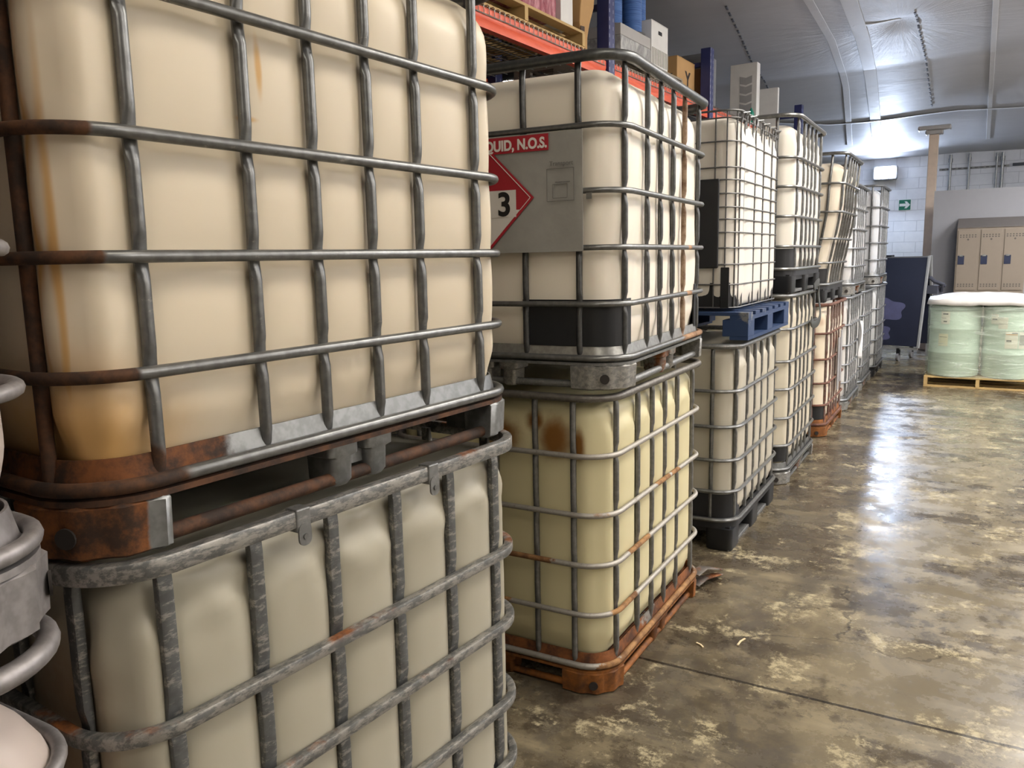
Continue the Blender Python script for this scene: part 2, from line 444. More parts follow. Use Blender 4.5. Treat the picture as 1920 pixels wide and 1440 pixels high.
# ------------------------------------------------------------------ IBC totes
BRIGHT = galv('galvanised', (124, 125, 124), rough=0.33)
DULL = galv('galvanised_dull', (128, 129, 128), rough=0.45, crust=0.5)
FOOT = galv('galvanised_foot', (140, 140, 138), rough=0.45, crust=0.9, rust=0.1)
def arc_x(D, L, off, u, Rr):
    x = D/2-off; e = abs(u)-(L/2-Rr)
    if e > 0:
        r = Rr-off; e = min(e, r*0.999); x = D/2-Rr+math.sqrt(max(r*r-e*e, 0))
    return x
def band(m, out, z0, z1, th, i0=None, i1=None, top_in=0.0):
    """curved wall following outline points out (x,y,nx,ny), thickness th inwards"""
    pts = out if i0 is None else out[i0:i1]
    n = len(pts); v = []
    for x, y, a, b in pts:
        v += [(x, y, z0), (x-a*top_in, y-b*top_in, z1), (x-a*(th+top_in), y-b*(th+top_in), z1), (x-a*th, y-b*th, z0)]
    f = []; cl = i0 is None
    for i in range(n if cl else n-1):
        j = (i+1) % n
        for q in range(4): r = (q+1) % 4; f.append((i*4+q, j*4+q, j*4+r, i*4+r))
    if not cl: f += [(3, 2, 1, 0), tuple((n-1)*4+q for q in range(4))]
    m.add(v, f)
def corner_pts(D, L, Rr, inset, qx, qy, runx, runy, nc=10):
    """outline round one corner (signs qx,qy); runx: straight run on the end face, runy: on the aisle face"""
    hx, hy = D/2-inset, L/2-inset; r = max(Rr-inset, 0.02); o = []
    o.append((hx-r-runx, -hy, 0, -1)); o.append((hx-r-runx*0.5, -hy, 0, -1))
    for i in range(nc+1):
        q = R(-90+90*i/nc); o.append((hx-r+r*math.cos(q), -hy+r+r*math.sin(q), math.cos(q), math.sin(q)))
    o.append((hx, -hy+r+runy*0.5, 1, 0)); o.append((hx, -hy+r+runy, 1, 0))
    o = [(x*qx, y*-qy if qy > 0 else y, a*qx, b*-qy if qy > 0 else b) for x, y, a, b in o]
    if (qx < 0) != (qy > 0): o.reverse()
    return o

def tote(label, X, yc, z0, rz=0.0, L=1.19, D=1.0, top=1.14, rails=(0.30, 0.49, 0.69, 0.905), rim=0.115,
         cols=(0.08, 0.24, 0.465), ends=(-0.12, -0.33, -0.5, -0.67, -0.88), style='round', rail_r=0.0105, bar_r=0.0115, top_r=0.015,
         rail_m=None, bar_m=None, top_m=None, tank_off=None, tank_R=None, tank_m=None, pal_m=None, foot_m=None, skid_m=None,
         pallet='steel', bulge=0.012, ribs=0.0, crumple=0.0, dome=0.1, tank_top=None, res=1.0, deform=None, near_foot_m=None,
         diag=0.0, wires=None, wire_us=None, Rr=0.13, flat_bars=False, near_bar_m=None, group=None, tilt=None, waist=None):
    rail_m = rail_m or BRIGHT; bar_m = bar_m or BRIGHT; top_m = top_m or rail_m; pal_m = pal_m or BRIGHT
    foot_m = foot_m or FOOT; skid_m = skid_m or pal_m
    r = R(rz); ex = Vector((math.cos(r), math.sin(r), 0)); c = Vector((X, yc, 0))-ex*(D/2)
    T = thing('ibc_tote', label, 'storage tote', (c.x, c.y, z0), r, group or 'caged plastic totes stacked along the aisle')
    nn = 10 if res > 0.8 else 7; nc = 10 if res > 0.8 else 6
    # --- tank
    off = tank_off or bar_r*2+rail_r+0.001
    Rt = tank_R or max(Rr-off, 0.03)
    ztop = tank_top if tank_top else top-0.045
    zb = rim+0.008 if pallet != 'none' else rim
    hh = ztop-zb
    bot_f = 0.035; top_f = dome
    uc = sorted([-c_ for c_ in cols]+list(cols))
    aed = [-L/2+0.02]+uc+[L/2-0.02]; eed = sorted([D/2+e for e in ends]); eed = [-D/2+0.02]+eed+[D/2-0.02]
    nz = int(46*res)+10; nx_ = int(44*res)+8; ny_ = int(56*res)+10
    def prof():
        o = []
        nb = 6
        for i in range(nb): a = R(90*i/nb); o.append((bot_f*(1-math.sin(a)), zb+bot_f*(1-math.cos(a))))
        for i in range(nz+1): o.append((0.0, zb+bot_f+(hh-bot_f-top_f)*i/nz))
        for i in range(1, 9): a = R(90*i/8); o.append((top_f*(1-math.cos(a)), ztop-top_f+top_f*math.sin(a)))
        return o
    zr = [rim]+list(rails)+[top]
    def pan(u, ed):
        for a, b in zip(ed[:-1], ed[1:]):
            if a <= u <= b: return (u-a)/(b-a), b-a
        return 0.0, 0.1
    seed = random.random()*50
    def disp(x, y, a, b, z):
        if abs(a) > abs(b): t, wd = pan(y, aed); fc = 1 if a > 0 else 3
        else: t, wd = pan(x, eed); fc = 2
        wgt = max(abs(a), abs(b))**6
        d = 0.0
        if ribs > 0:
            g = max(0.0, 1-abs(2*t-1)**3.2)
            lim = ztop-top_f-0.015-0.05*(abs(2*t-1)**2.2)
            g *= 1-sst(z, lim-0.03, lim+0.02)
            g *= sst(z, zb+0.03, zb+0.09)
            d += ribs*g*(1.0 if fc != 2 else 0.35)
        if bulge > 0:
            zz = 0.5
            for p, q in zip(zr[:-1], zr[1:]):
                if p <= z <= q: zz = (z-p)/(q-p)
            g = (1-abs(2*t-1)**2.4)*(0.45+0.55*math.sin(math.pi*zz)**0.8)
            g *= sst(z, zb, zb+0.1)*(1-sst(z, ztop-top_f-0.05, ztop-0.02))
            d += bulge*g
        d *= wgt
        if crumple > 0:
            k = crumple*sst(z, ztop-0.22, ztop-0.06)
            d += k*(noise.noise((x*7+seed, y*7, z*9))+0.7*noise.noise((x*15, y*15+seed, z*16)))
        if diag > 0 and fc == 1:
            d += diag*(noise.noise((y*9-z*2.6+seed, z*1.2, 0))+0.5*noise.noise((y*20-z*5, z*2+seed, 3)))*sst(z, zb+0.05, zb+0.2)
        d += 0.004*noise.noise((x*2.2+seed, y*2.2, z*2.2))
        if pallet == 'steel': d -= 0.014*(1-sst(z, zb+0.03, zb+0.12))
        if waist: d += waist(x, y, z)
        return d
    PR = prof(); m = MB(); V = []; F = []; cnt = None
    for ins, z in PR:
        k = off+ins; base = rrect(D-2*k, L-2*k, max(Rt-ins*0.6, 0.03), nx_, ny_, 8); cnt = len(base)
        for x, y, a, b in base:
            d = disp(x, y, a, b, z); V.append((x+a*d, y+b*d, z))
    cap = 7; zl = PR[-1][1]
    lastr = V[-cnt:]
    for q in range(1, cap+1):
        k = 1-q/(cap+0.6)
        for x, y, z in lastr: V.append((x*k, y*k, zl+0.018*(1-k*k)))
    rings = len(PR)+cap
    for i in range(rings-1):
        for j in range(cnt):
            j2 = (j+1) % cnt; F.append((i*cnt+j, i*cnt+j2, (i+1)*cnt+j2, (i+1)*cnt+j))
    F.append(tuple(range(cnt-1, -1, -1))); F.append(tuple((rings-1)*cnt+j for j in range(cnt)))
    m.add(V, F)
    tk = m.build('tank', tank_m, T, True, deform=deform, angle=70)
    # --- cage rails
    sq = style == 'square'
    if wires: rl = wires
    else: rl = rails
    for z in rl:
        pr = rsq(rail_r, rail_r*1.05, rail_r*0.35) if sq else circ(rail_r, nn)
        MB().sweep(loop(D, L, Rr, z, nc), pr, True).build('cage_rail', rail_m, T, deform=deform)
    pr = rsq(rail_r*1.1, rail_r*1.5, 0.005) if sq else circ(top_r, nn+2)
    MB().sweep(loop(D+0.004, L+0.004, Rr, top, nc), pr, True).build('top_rail', top_m, T, deform=deform)
    # --- cage bars
    zc = sorted([rim]+list(rl)+[top])
    def bar(x, y, a, b, mat, dent=True):
        pts = []; N = int(70*max(res, 0.35)) if not wires else 10
        zz0, zz1 = rim-0.005, top
        for i in range(N+1): pts.append((x, y, zz0+(zz1-zz0)*i/N))
        def sc(i):
            z = pts[i][2]; dn = min(abs(z-q) for q in zc)
            k = 1-sst(dn, 0.012, 0.04)
            return (1-0.42*k, 1+0.08*k, -bar_r*0.2*k)
        # side direction = tangent x ref ; ref chosen so that side = outward
        ref = Vector((a, b, 0)).cross(Vector((0, 0, 1)))
        p = rsq(bar_r*0.75, bar_r*1.15, bar_r*0.4) if sq else circ(bar_r, nn)
        MB().sweep(pts, p, ref=ref, scl=None if (wires or not dent) else sc).build('cage_bar', mat, T, deform=deform)
    boff = rail_r+bar_r-0.002
    us = wire_us if wire_us else uc
    for u in us:
        bar(arc_x(D, L, boff, u, Rr), u, 1, 0, bar_m)
    for u in uc[::2] if wires else uc: bar(-arc_x(D, L, boff, u, Rr), u, -1, 0, bar_m)
    for e in ends:
        x = D/2+e; y = L/2-boff
        ee = abs(x)-(D/2-Rr)
        if ee > 0: rr_ = Rr-boff; y = L/2-Rr+math.sqrt(max(rr_*rr_-min(ee, rr_*0.999)**2, 0))
        bar(x, -y, 0, -1, near_bar_m if (near_bar_m and e > -0.2) else bar_m, not (near_bar_m and e > -0.2))
        bar(x, y, 0, 1, bar_m)
    # --- pallet
    if pallet == 'none':
        return T
    m = MB()
    if pallet == 'steel':
        band(m, rrect(D-0.024, L-0.024, Rr-0.012, 2, 2, nc), rim-0.012, rim+0.042, 0.004, top_in=0.012)
        m.box(-D/2+0.06, D/2-0.06, -L/2+0.06, L/2-0.06, rim+0.0, rim+0.006)
        P = m.build('pallet', pal_m, T, deform=deform)
        fl = MB(); band(fl, rrect(D+0.012, L+0.012, Rr+0.006, 2, 2, nc), rim-0.026, rim-0.016, 0.06); fl.build('flange', skid_m, P, deform=deform)
        MB().sweep(loop(D, L, Rr, rim, nc, 2, 30), circ(rail_r*1.15, nn), True,
                   scl=lambda i: (1, 1, 0)).build('rim_tube', rail_m, P, deform=deform)
        MB().sweep(loop(D-0.05, L-0.06, Rr-0.03, 0.016, nc), circ(0.014, nn), True).build('skid_tube', skid_m, P, deform=deform)
        for qx, qy in ((1, -1), (1, 1), (-1, -1), (-1, 1)):
            f = MB(); pts = corner_pts(D, L, Rr, -0.008, qx, qy, 0.06, 0.012); n_ = len(pts); v = []
            fz = (0.0, 0.006, rim-0.03, rim-0.02); fi = (0.014, 0.004, 0.0, 0.012)
            for zi in range(4):
                for k, (x, y, a, b) in enumerate(pts):
                    fl_ = 0.005*(math.sin(k*1.9) if 1 < k < n_-2 else 0)
                    v.append((x-a*(fi[zi]+fl_), y-b*(fi[zi]+fl_), fz[zi]))
            for zi in range(4):
                for k, (x, y, a, b) in enumerate(pts): v.append((x-a*0.085, y-b*0.085, fz[zi]))
            fc = []
            for zi in range(3):
                for k in range(n_-1):
                    q = zi*n_+k; fc.append((q, q+1, q+n_+1, q+n_)); q += 4*n_; fc.append((q, q+n_, q+n_+1, q+1))
            for zi in range(3):
                for k in (0, n_-1):
                    q = zi*n_+k; fc.append((q, q+n_, q+5*n_, q+4*n_) if k == 0 else (q, q+4*n_, q+5*n_, q+n_))
            for k in range(n_-1):
                fc.append((k, k+4*n_, k+1+4*n_, k+1)); q = 3*n_+k; fc.append((q, q+1, q+1+4*n_, q+4*n_))
            f.add(v, fc)
            fo = f.build('corner_foot', near_foot_m if (near_foot_m and qy < 0 and qx > 0) else foot_m, P, deform=deform, angle=50)
            # bolt hole at the corner
            cx, cy = qx*(D/2-Rr), qy*(L/2-Rr); dr = Rr+0.010; q45 = R(62)
            hx, hy = cx+qx*dr*math.cos(q45), cy+qy*dr*math.sin(q45)
            hm = MB(); hm.cyl((0, 0, 0), 0.017, 0.004, 16, 'x')
            ang = math.atan2(qy*math.sin(q45), qx*math.cos(q45))
            rm = Matrix.Translation((hx, hy, 0.042)) @ Matrix.Rotation(ang, 4, 'Z')
            hm.v = [tuple(rm @ Vector(p)) for p in hm.v]
            hm.build('bolt_hole', M_HOLE, P, deform=deform)
        for qx, qy, al in ((1, 0, 'y'), (-1, 0, 'y'), (0, -1, 'x'), (0, 1, 'x')):
            f = MB()
            for s_ in (-1, 1):
                h0, h1 = 0.028, 0.042
                for k in range(1):
                    ox = qx*(D/2-0.05); oy = qy*(L/2-0.05)
                    wx0, wx1 = (0.042, 0.05) if al == 'y' else (h0, h1)
                    wy0, wy1 = (h0, h1) if al == 'y' else (0.042, 0.05)
                    sx = 0 if al == 'y' else s_*0.052; sy = s_*0.052 if al == 'y' else 0
                    v = []
                    for z, wx, wy in ((0.0, wx0*0.8, wy0*0.8), (0.012, wx0, wy0), (0.06, wx0*1.04, wy0*1.04), (0.066, wx1*0.99, wy1*0.98), (rim-0.022, wx1, wy1)):
                        rr_ = rsq(wx, wy, 0.014, 4)
                        v += [(ox+sx+p, oy+sy+q, z) for p, q in rr_]
                    n_ = 16; fc = []
                    for zi in range(4):
                        for k2 in range(n_): k3 = (k2+1) % n_; fc.append((zi*n_+k2, zi*n_+k3, (zi+1)*n_+k3, (zi+1)*n_+k2))
                    fc += [tuple(range(n_-1, -1, -1)), tuple(range(4*n_, 5*n_))]
                    f.add(v, fc)
            if al == 'y': f.box(qx*(D/2-0.09), qx*(D/2-0.03), -0.03, 0.03, 0.035, rim-0.022) if qx > 0 else f.box(-D/2+0.03, -D/2+0.09, -0.03, 0.03, 0.035, rim-0.022)
            f.build('middle_foot', foot_m, P, deform=deform, angle=50)
    else:
        mm = M_BLACK
        m.box(-D/2+0.03, D/2-0.03, -L/2+0.03, L/2-0.03, rim-0.06, rim-0.02)
        band(m, rrect(D-0.01, L-0.01, Rr-0.005, 2, 2, nc), rim-0.03, rim+0.03, 0.02)
        P = m.build('pallet', mm, T, deform=deform)
        MB().sweep(loop(D, L, Rr, rim+0.02, nc), circ(rail_r*1.1, nn), True).build('rim_tube', rail_m, P, deform=deform)
        for qx in (-1, 0, 1):
            for qy in (-1, 0, 1):
                f = MB(); o = rsq(0.075, 0.09, 0.03, 5)
                n_ = len(o); v = []
                for z, k in ((0.0, 0.94), (0.012, 1.0), (rim-0.03, 1.04)):
                    v += [(qx*(D/2-0.09)+p*k, qy*(L/2-0.105)+q*k, z) for p, q in o]
                fc = [(zi*n_+k2, zi*n_+(k2+1) % n_, (zi+1)*n_+(k2+1) % n_, (zi+1)*n_+k2) for zi in range(2) for k2 in range(n_)]
                fc += [tuple(range(n_-1, -1, -1)), tuple(range(2*n_, 3*n_))]
                f.add(v, fc); f.build('foot', mm, P, deform=deform, angle=50)
        for qx in (-1, 0, 1):
            MB().box(qx*(D/2-0.075)-0.045, qx*(D/2-0.075)+0.045, -L/2+0.02, L/2-0.02, 0.0, 0.022).build('runner', DULL if pallet == 'plastic' else M_WOOD, P, False, 0.004, deform=deform)
    return T

def guard(T, D, L, Rr, inset, qx, qy, runx, runy, z0, z1, name='corner_guard', mat=None, th=0.006, deform=None):
    m = MB(); pts = corner_pts(D, L, Rr, inset, qx, qy, runx, runy)
    band(m, pts, z0, z1, th, 0, len(pts))
    return m.build(name, mat or M_BLACK, T, deform=deform)

CREAM = poly('cream_polyethylene', (228, 220, 204))
WHITEP = poly('white_polyethylene', (222, 217, 207))
GREYP = poly('grey_polyethylene', (180, 174, 158))

# --- nearest pair (T1)
rustspots_near = [((0.5, -0.60, 0.5), (0.3, 0.085, 0.8)), ((0.5, -0.58, 0.28), (0.3, 0.10, 0.1)), ((0.3, -0.60, 0.1), (0.5, 0.22, 0.12)), ((-0.1, -0.6, 0.5), (0.75, 0.08, 1.5))]
RUSTY_NEAR = galv('galvanised_rusted_corner', (114, 115, 114), rustspots_near, crust=0.3, rough=0.33, amp=0.06, rc0=(36, 22, 12), rc1=(84, 52, 26))
RUST_ALL = galv('rust', (120, 110, 100), rust=1.2, rough=0.6, rc0=(38, 24, 14), rc1=(84, 52, 28))
T1_PALLET = galv('pallet_rusted_corner', (136, 138, 138), [((0.42, -0.6, 0.1), (0.34, 0.30, 0.4)), ((0, -0.6, 0.1), (0.6, 0.12, 0.4)), ((0.5, 0.1, 0.083), (0.1, 0.8, 0.016))], crust=0.12, rough=0.36, amp=0.16, rc0=(38, 22, 10), rc1=(112, 64, 24))
T1_FOOT = galv('foot_rusted_corner', (136, 138, 138), [((0.42, -0.56, 0.05), (0.4, 0.075, 0.4))], crust=0.25, rough=0.45, amp=0.1, rc0=(42, 24, 10), rc1=(120, 70, 26))
T1_TANK = poly('cream_stained', (210, 198, 175),
               [((0.45, -0.60, 0.14), (0.5, 0.30, 0.26)), ((0.43, -0.560, 0.42), (0.03, 0.008, 0.5)), ((0.405, -0.565, 0.5), (0.02, 0.010, 0.6)),
                ((0.46, -0.19, 0.80), (0.1, 0.010, 0.07)), ((0.46, -0.22, 0.71), (0.1, 0.03, 0.008))], (190, 142, 62), 0.8, amp=0.2)
t1t = tote('large cream tote with rust-brown corner post and corner foot, upper of the nearest stack', -1.09, 1.267, 1.205, -3.81, 1.19, 1.0, 1.12,
     (0.29, 0.471, 0.657, 0.872), cols=(0.0774, 0.232, 0.4501), rail_m=RUSTY_NEAR, bar_m=RUSTY_NEAR, near_bar_m=RUST_ALL, tank_m=T1_TANK,
     pal_m=T1_PALLET, foot_m=T1_FOOT, skid_m=RUST_ALL, bulge=0.012, dome=0.12, tank_top=1.10, tank_R=0.055)
T1B_M = galv('square_tube_weathered', (116, 117, 116), rust=0.5, crust=0.95, rough=0.45, toprust=True)
T1B_BAR = galv('square_bar_weathered', (104, 106, 106), crust=0.7, rough=0.45)
T1B_TANK = poly('grey_cream', (166, 161, 144), [((0.3, -0.6, 0.85), (0.25, 0.1, 0.35)), ((0.22, -0.6, 0.55), (0.12, 0.06, 0.4))], (120, 80, 26), 0.7)
t1b = tote('grey-cream tote with square-tube cage and clipped top rail, under the rust-cornered tote', -1.074, 1.262, 0, -4.97, 1.17, 1.0, 1.183,
     (0.285, 0.468, 0.695, 0.8965), cols=(0.0943, 0.2817, 0.4635), style='square', rail_r=0.0115, bar_r=0.0125, rail_m=T1B_M, bar_m=T1B_BAR,
     tank_m=T1B_TANK, bulge=0.004, ribs=0.02, crumple=0.014, dome=0.055, tank_top=1.16, pallet='plastic', tank_R=0.07)
for u in (-0.195, 0.185):     # clips on its top rail
    k = thing  # noqa
    m = MB(); m.box(0.485, 0.518, u-0.017, u+0.017, 1.158, 1.2035)
    cp = m.build('rail_clip', DULL, t1b, False, bevel=0.003)
    m = MB(); m.prism([(p, q) for p, q in rsq(0.015, 0.022, 0.013, 5)], 0, 0.004)
    mt = Matrix.Translation((0.516, u, 1.153)) @ Matrix.Rotation(R(90), 4, 'Y')
    m.v = [tuple(mt @ Vector((q, p, z))) for p, q, z in m.v]; m.build('clip_ear', DULL, cp)
    MB().cyl((0.519, u, 1.149), 0.006, 0.004, 12, 'x').build('rivet', BRIGHT, cp)
guard(t1b, 1.0, 1.17, 0.13, 0.020, 1, 1, 0.2, 0.06, 0.15, 0.30)

# --- stack left of it, at the frame edge (T0)
T0_M = galv('galvanised_pale', (150, 146, 146), rough=0.5, crust=0.15)
T0_TANK = poly('pinkish_white', (184, 172, 164))
tote('pale pinkish tote cut by the left frame edge, upper of its stack', -0.98, -0.025, 1.205, 0, 1.2, 1.0, 1.12, (0.308, 0.482, 0.665, 0.875), cols=(0.08, 0.24, 0.42), ends=(-0.42, -0.6, -0.75), tank_off=0.022, tank_R=0.11,
     rail_m=T0_M, bar_m=T0_M, tank_m=T0_TANK, pal_m=T0_M, foot_m=T0_M, bulge=0.006)
tote('pale tote at the bottom left frame edge under the pinkish tote', -0.98, -0.025, 0, 0, 1.2, 1.0, 1.175, (0.32, 0.51, 0.76, 1.01), cols=(0.08, 0.24, 0.42), ends=(-0.42, -0.6, -0.75), tank_off=0.006, tank_R=0.11,
     rail_m=T0_M, bar_m=T0_M, tank_m=T0_TANK, pal_m=T0_M, foot_m=T0_M, bulge=0.012, dome=0.2, tank_top=1.15)

# --- second stack (T2)
T2_TANK = poly('cream_clean', (240, 232, 217))
T2_BAR = galv('galvanised_t2_bar', (98, 99, 99), [((0.48, 0.24, 0.55), (0.06, 0.018, 0.8))], rough=0.36, amp=0.5, rc0=(96, 68, 48), rc1=(160, 138, 116))  # darker galvanised grey with one rusty bar
T2_RAIL = galv('galvanised_t2', (122, 123, 122), [((0.5, 0.45, 0.1), (0.05, 0.3, 0.09)), ((0.5, 0.26, 0.5), (0.03, 0.03, 0.03)), ((0.5, 0.26, 0.31), (0.03, 0.04, 0.03))], rough=0.33, amp=0.4, rc0=(100, 70, 46), rc1=(164, 128, 96))
t2t = tote('cream tote carrying a metal plate with red hazard placard, upper of the second stack', -1.072, 3.184, 1.19, 2.295, 1.19, 1.0, 1.14,
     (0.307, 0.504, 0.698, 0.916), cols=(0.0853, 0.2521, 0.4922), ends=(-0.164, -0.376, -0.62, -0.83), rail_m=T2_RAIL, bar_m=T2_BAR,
     top_m=galv('top_rail_dark', (96, 98, 98), rough=0.35), tank_m=T2_TANK, top_r=0.019, bulge=0.006, diag=0.011, dome=0.12, tank_top=1.125,
     pal_m=galv('pallet_bright', (158, 158, 154), rough=0.36, crust=0.1), skid_m=DULL)
guard(t2t, 1.0, 1.19, 0.13, 0.020, 1, -1, 0.26, 0.03, 0.155, 0.322)
guard(t2t, 1.0, 1.19, 0.13, 0.020, 1, 1, 0.2, 0.02, 0.145, 0.34)
def hazard_plate(T):
    y = -0.595-0.0135
    pm = NT('zinc_plate'); n = pm.noise(90, 4); n2 = pm.noise(5, 6, 0.7)
    pm.out(pm.mix(n2, lin(140, 140, 136), lin(176, 176, 172)), pm.mixf(n, 0.4, 0.55), 0.35); pm.bump(pm.noise(9, 4), 0.35, 0.01)
    z0, z1 = 0.492, 0.902
    xr = 0.5-0.135; xl = xr-0.62
    m = MB(); nx, nz = 40, 24; v = []; f = []
    for s_ in (0, 1):
        for j in range(nz+1):
            for i in range(nx+1):
                x = xl+(xr-xl)*i/nx; z = z0+(z1-z0)*j/nz
                d = 0.004*noise.noise((x*6, z*7, 1))*(1 if 0 < i < nx else 0)
                v.append((x, y+d+s_*0.0025, z))
    k = (nx+1)*(nz+1)
    for j in range(nz):
        for i in range(nx):
            a = j*(nx+1)+i; f += [(a, a+1, a+nx+2, a+nx+1), (k+a, k+a+nx+1, k+a+nx+2, k+a+1)]
    edge = [i for i in range(nx+1)]+[(j+1)*(nx+1)-1 for j in range(1, nz+1)]+[nz*(nx+1)+i for i in range(nx-1, -1, -1)]+[j*(nx+1) for j in range(nz-1, 0, -1)]
    for a, b in zip(edge, edge[1:]+edge[:1]): f.append((a, k+a, k+b, b))
    m.add(v, f); P = m.build('data_plate', pm.m, T); P['label'] = 'dented grey metal plate'
    red = plain('placard_red', (166, 30, 44), 0.45, var=0.05); wht = plain('placard_white', (222, 218, 212), 0.5, var=0.03); blk = plain('placard_black', (26, 24, 24), 0.5)
    yy = y-0.006
    # banner
    bx1 = xr-0.125
    B = MB().box(xl+0.01, bx1, yy, yy+0.002, z1-0.060, z1-0.004).build('banner', red, P, False); B['label'] = 'red banner with white lettering'
    M = Matrix.Translation((bx1-0.004, yy-0.001, z1-0.050)) @ Matrix.Rotation(R(90), 4, 'X')
    text_mesh('LIQUID, N.O.S.', 0.050, wht, B, M, bold=0.0018, align='RIGHT', sx=0.86)
    # placard diamond
    h = 0.185; cx = xr-0.183-h; cz = z0+0.192
    def dia(k, yq, name, mat, par, clip=None):
        o = [(cx-k, cz), (cx, cz-k), (cx+k, cz), (cx, cz+k)]
        if clip: o = clip
        mm = MB().prism(o, 0, 0.0012); mm.v = [(p, yq-q, z) for p, z, q in mm.v]; mm.f = [tuple(reversed(q)) for q in mm.f]
        return mm.build(name, mat, par, False)
    DM = dia(h, yy, 'placard', red, P); DM['label'] = 'red and white diamond hazard placard'
    q = h-0.014; zl = cz-0.04
    w_ = q-0.04
    dia(0, yy-0.0012, 'white_field', wht, DM, [(cx-w_, zl), (cx, cz-q+0.0), (cx+w_, zl)])
    mm = MB()
    for a, b in (((cx-q, cz), (cx, cz+q)), ((cx, cz+q), (cx+q, cz)), ((cx+q, cz), (cx+w_, zl)), ((cx-q, cz), (cx-w_, zl))):
        mm.sweep([(a[0], yy-0.0016, a[1]), (b[0], yy-0.0016, b[1])], rsq(0.0012, 0.0012, 0.0004), ref=(0, 1, 0))
    mm.build('white_outline', wht, DM)
    cn = dia(0, yy-0.0026, 'number_panel', wht, DM, [(cx-0.02, cz-0.065), (cx+0.115, cz-0.065), (cx+0.115, cz+0.03), (cx-0.02, cz+0.03)])
    M = Matrix.Translation((cx+0.068, yy-0.0045, cz-0.058)) @ Matrix.Rotation(R(90), 4, 'X')
    text_mesh('3', 0.115, blk, cn, M, bold=0.003, align='CENTER')
    # faint printed box
    ink = plain('faded_ink', (108, 106, 104), 0.6); mm = MB()
    def rect(x0, x1, a0, a1):
        c_ = [(x0, yy, a0), (x1, yy, a0), (x1, yy, a1), (x0, yy, a1)]
        for i in range(4): mm.sweep([c_[i], c_[(i+1) % 4]], rsq(0.0009, 0.0009, 0.0003), ref=(0, 1, 0))
    rect(xr-0.132, xr-0.03, z1-0.235, z1-0.125); rect(xr-0.11, xr-0.055, z1-0.225, z1-0.178); rect(xr-0.1, xr-0.045, z1-0.172, z1-0.1705)
    mm.build('printed_box', ink, P)
    M = Matrix.Translation((xr-0.122, yy, z1-0.115)) @ Matrix.Rotation(R(90), 4, 'X')
    text_mesh('Transport', 0.022, ink, P, M)
    MB().box(xr+0.012, xr+0.032, -0.595-0.012, -0.595-0.009, 0.668, 0.690).build('clip_tab', BRIGHT, P, False)
hazard_plate(t2t)

T2B_RAIL = galv('weathered_rail', (150, 145, 138), [((0.5, 0.0, 0.7), (0.06, 0.10, 0.1)), ((0.5, 0.15, 0.68), (0.05, 0.07, 0.06)), ((0.5, -0.28, 0.52), (0.05, 0.12, 0.1)), ((0.5, -0.42, 0.33), (0.06, 0.12, 0.05)), ((-0.0, -0.6, 0.5), (0.3, 0.05, 0.2)), ((0.5, 0, 0.1), (0.1, 0.75, 0.05))],
                rust=0.15, crust=1.4, rough=0.55, amp=0.5, rc0=(100, 66, 36), rc1=(158, 118, 74))
T2B_PAL = galv('pallet_rust_orange', (150, 146, 140), [((0.5, -0.5, 0.05), (0.7, 0.35, 0.3)), ((0.5, 0.3, 0.1), (0.2, 0.42, 0.25)), ((0, -0.6, 0.1), (0.8, 0.2, 0.3))], crust=0.3, rough=0.6, amp=0.5, rc0=(66, 36, 16), rc1=(126, 74, 32))
RUST_ORANGE = NT('rust_orange')
_n = RUST_ORANGE.noise(11, 6, 0.7); RUST_ORANGE.out(RUST_ORANGE.mix(RUST_ORANGE.step(_n, 0.3, 0.7), lin(70, 38, 10), lin(146, 88, 30)), 0.75); RUST_ORANGE.bump(_n, 0.4, 0.006)
RUST_ORANGE = RUST_ORANGE.m
T2B_TANK = poly('yellowed_polyethylene', (206, 197, 158), [((0.27, -0.57, 0.99), (0.10, 0.12, 0.13)), ((0.04, -0.57, 0.99), (0.13, 0.12, 0.11)), ((0.37, -0.57, 0.97), (0.035, 0.08, 0.09)), ((0.19, -0.57, 1.05), (0.06, 0.1, 0.06))], (122, 82, 34), 1.0, amp=0.4)
t2b = tote('yellowed tote on a rust-orange steel pallet, under the placarded tote', -1.105, 3.197, 0, 0, 1.19, 1.0, 1.155,
     (0.321, 0.517, 0.712, 0.937), cols=(0.0793, 0.2445, 0.4675), ends=(-0.1475, -0.3064, -0.48, -0.65, -0.85), rail_m=T2B_RAIL,
     bar_m=galv('bars_dull', (128, 128, 126), crust=0.25, rough=0.45), top_m=galv('top_rail_worn', (120, 116, 110), crust=0.35, rust=0.3, rough=0.5),
     tank_m=T2B_TANK, bulge=0.003, ribs=0.02, dome=0.06, tank_top=1.125, pal_m=T2B_PAL, foot_m=RUST_ORANGE, skid_m=RUST_ORANGE)
m = MB()
for dz, k in ((0.075, 0.0), (0.02, 0.02)):
    pts = [(0.47, 0.57, dz), (0.5, 0.64, dz+0.015), (0.535, 0.72, dz-0.012+k), (0.55, 0.78, dz-0.035+k*1.5)]
    m.sweep(pts, rsq(0.034, 0.0035, 0.003), scl=lambda i: (1-0.2*i, 1, 0))
m.build('bent_flap', galv('flap', (130, 124, 118), rust=0.6, rough=0.5), t2b)

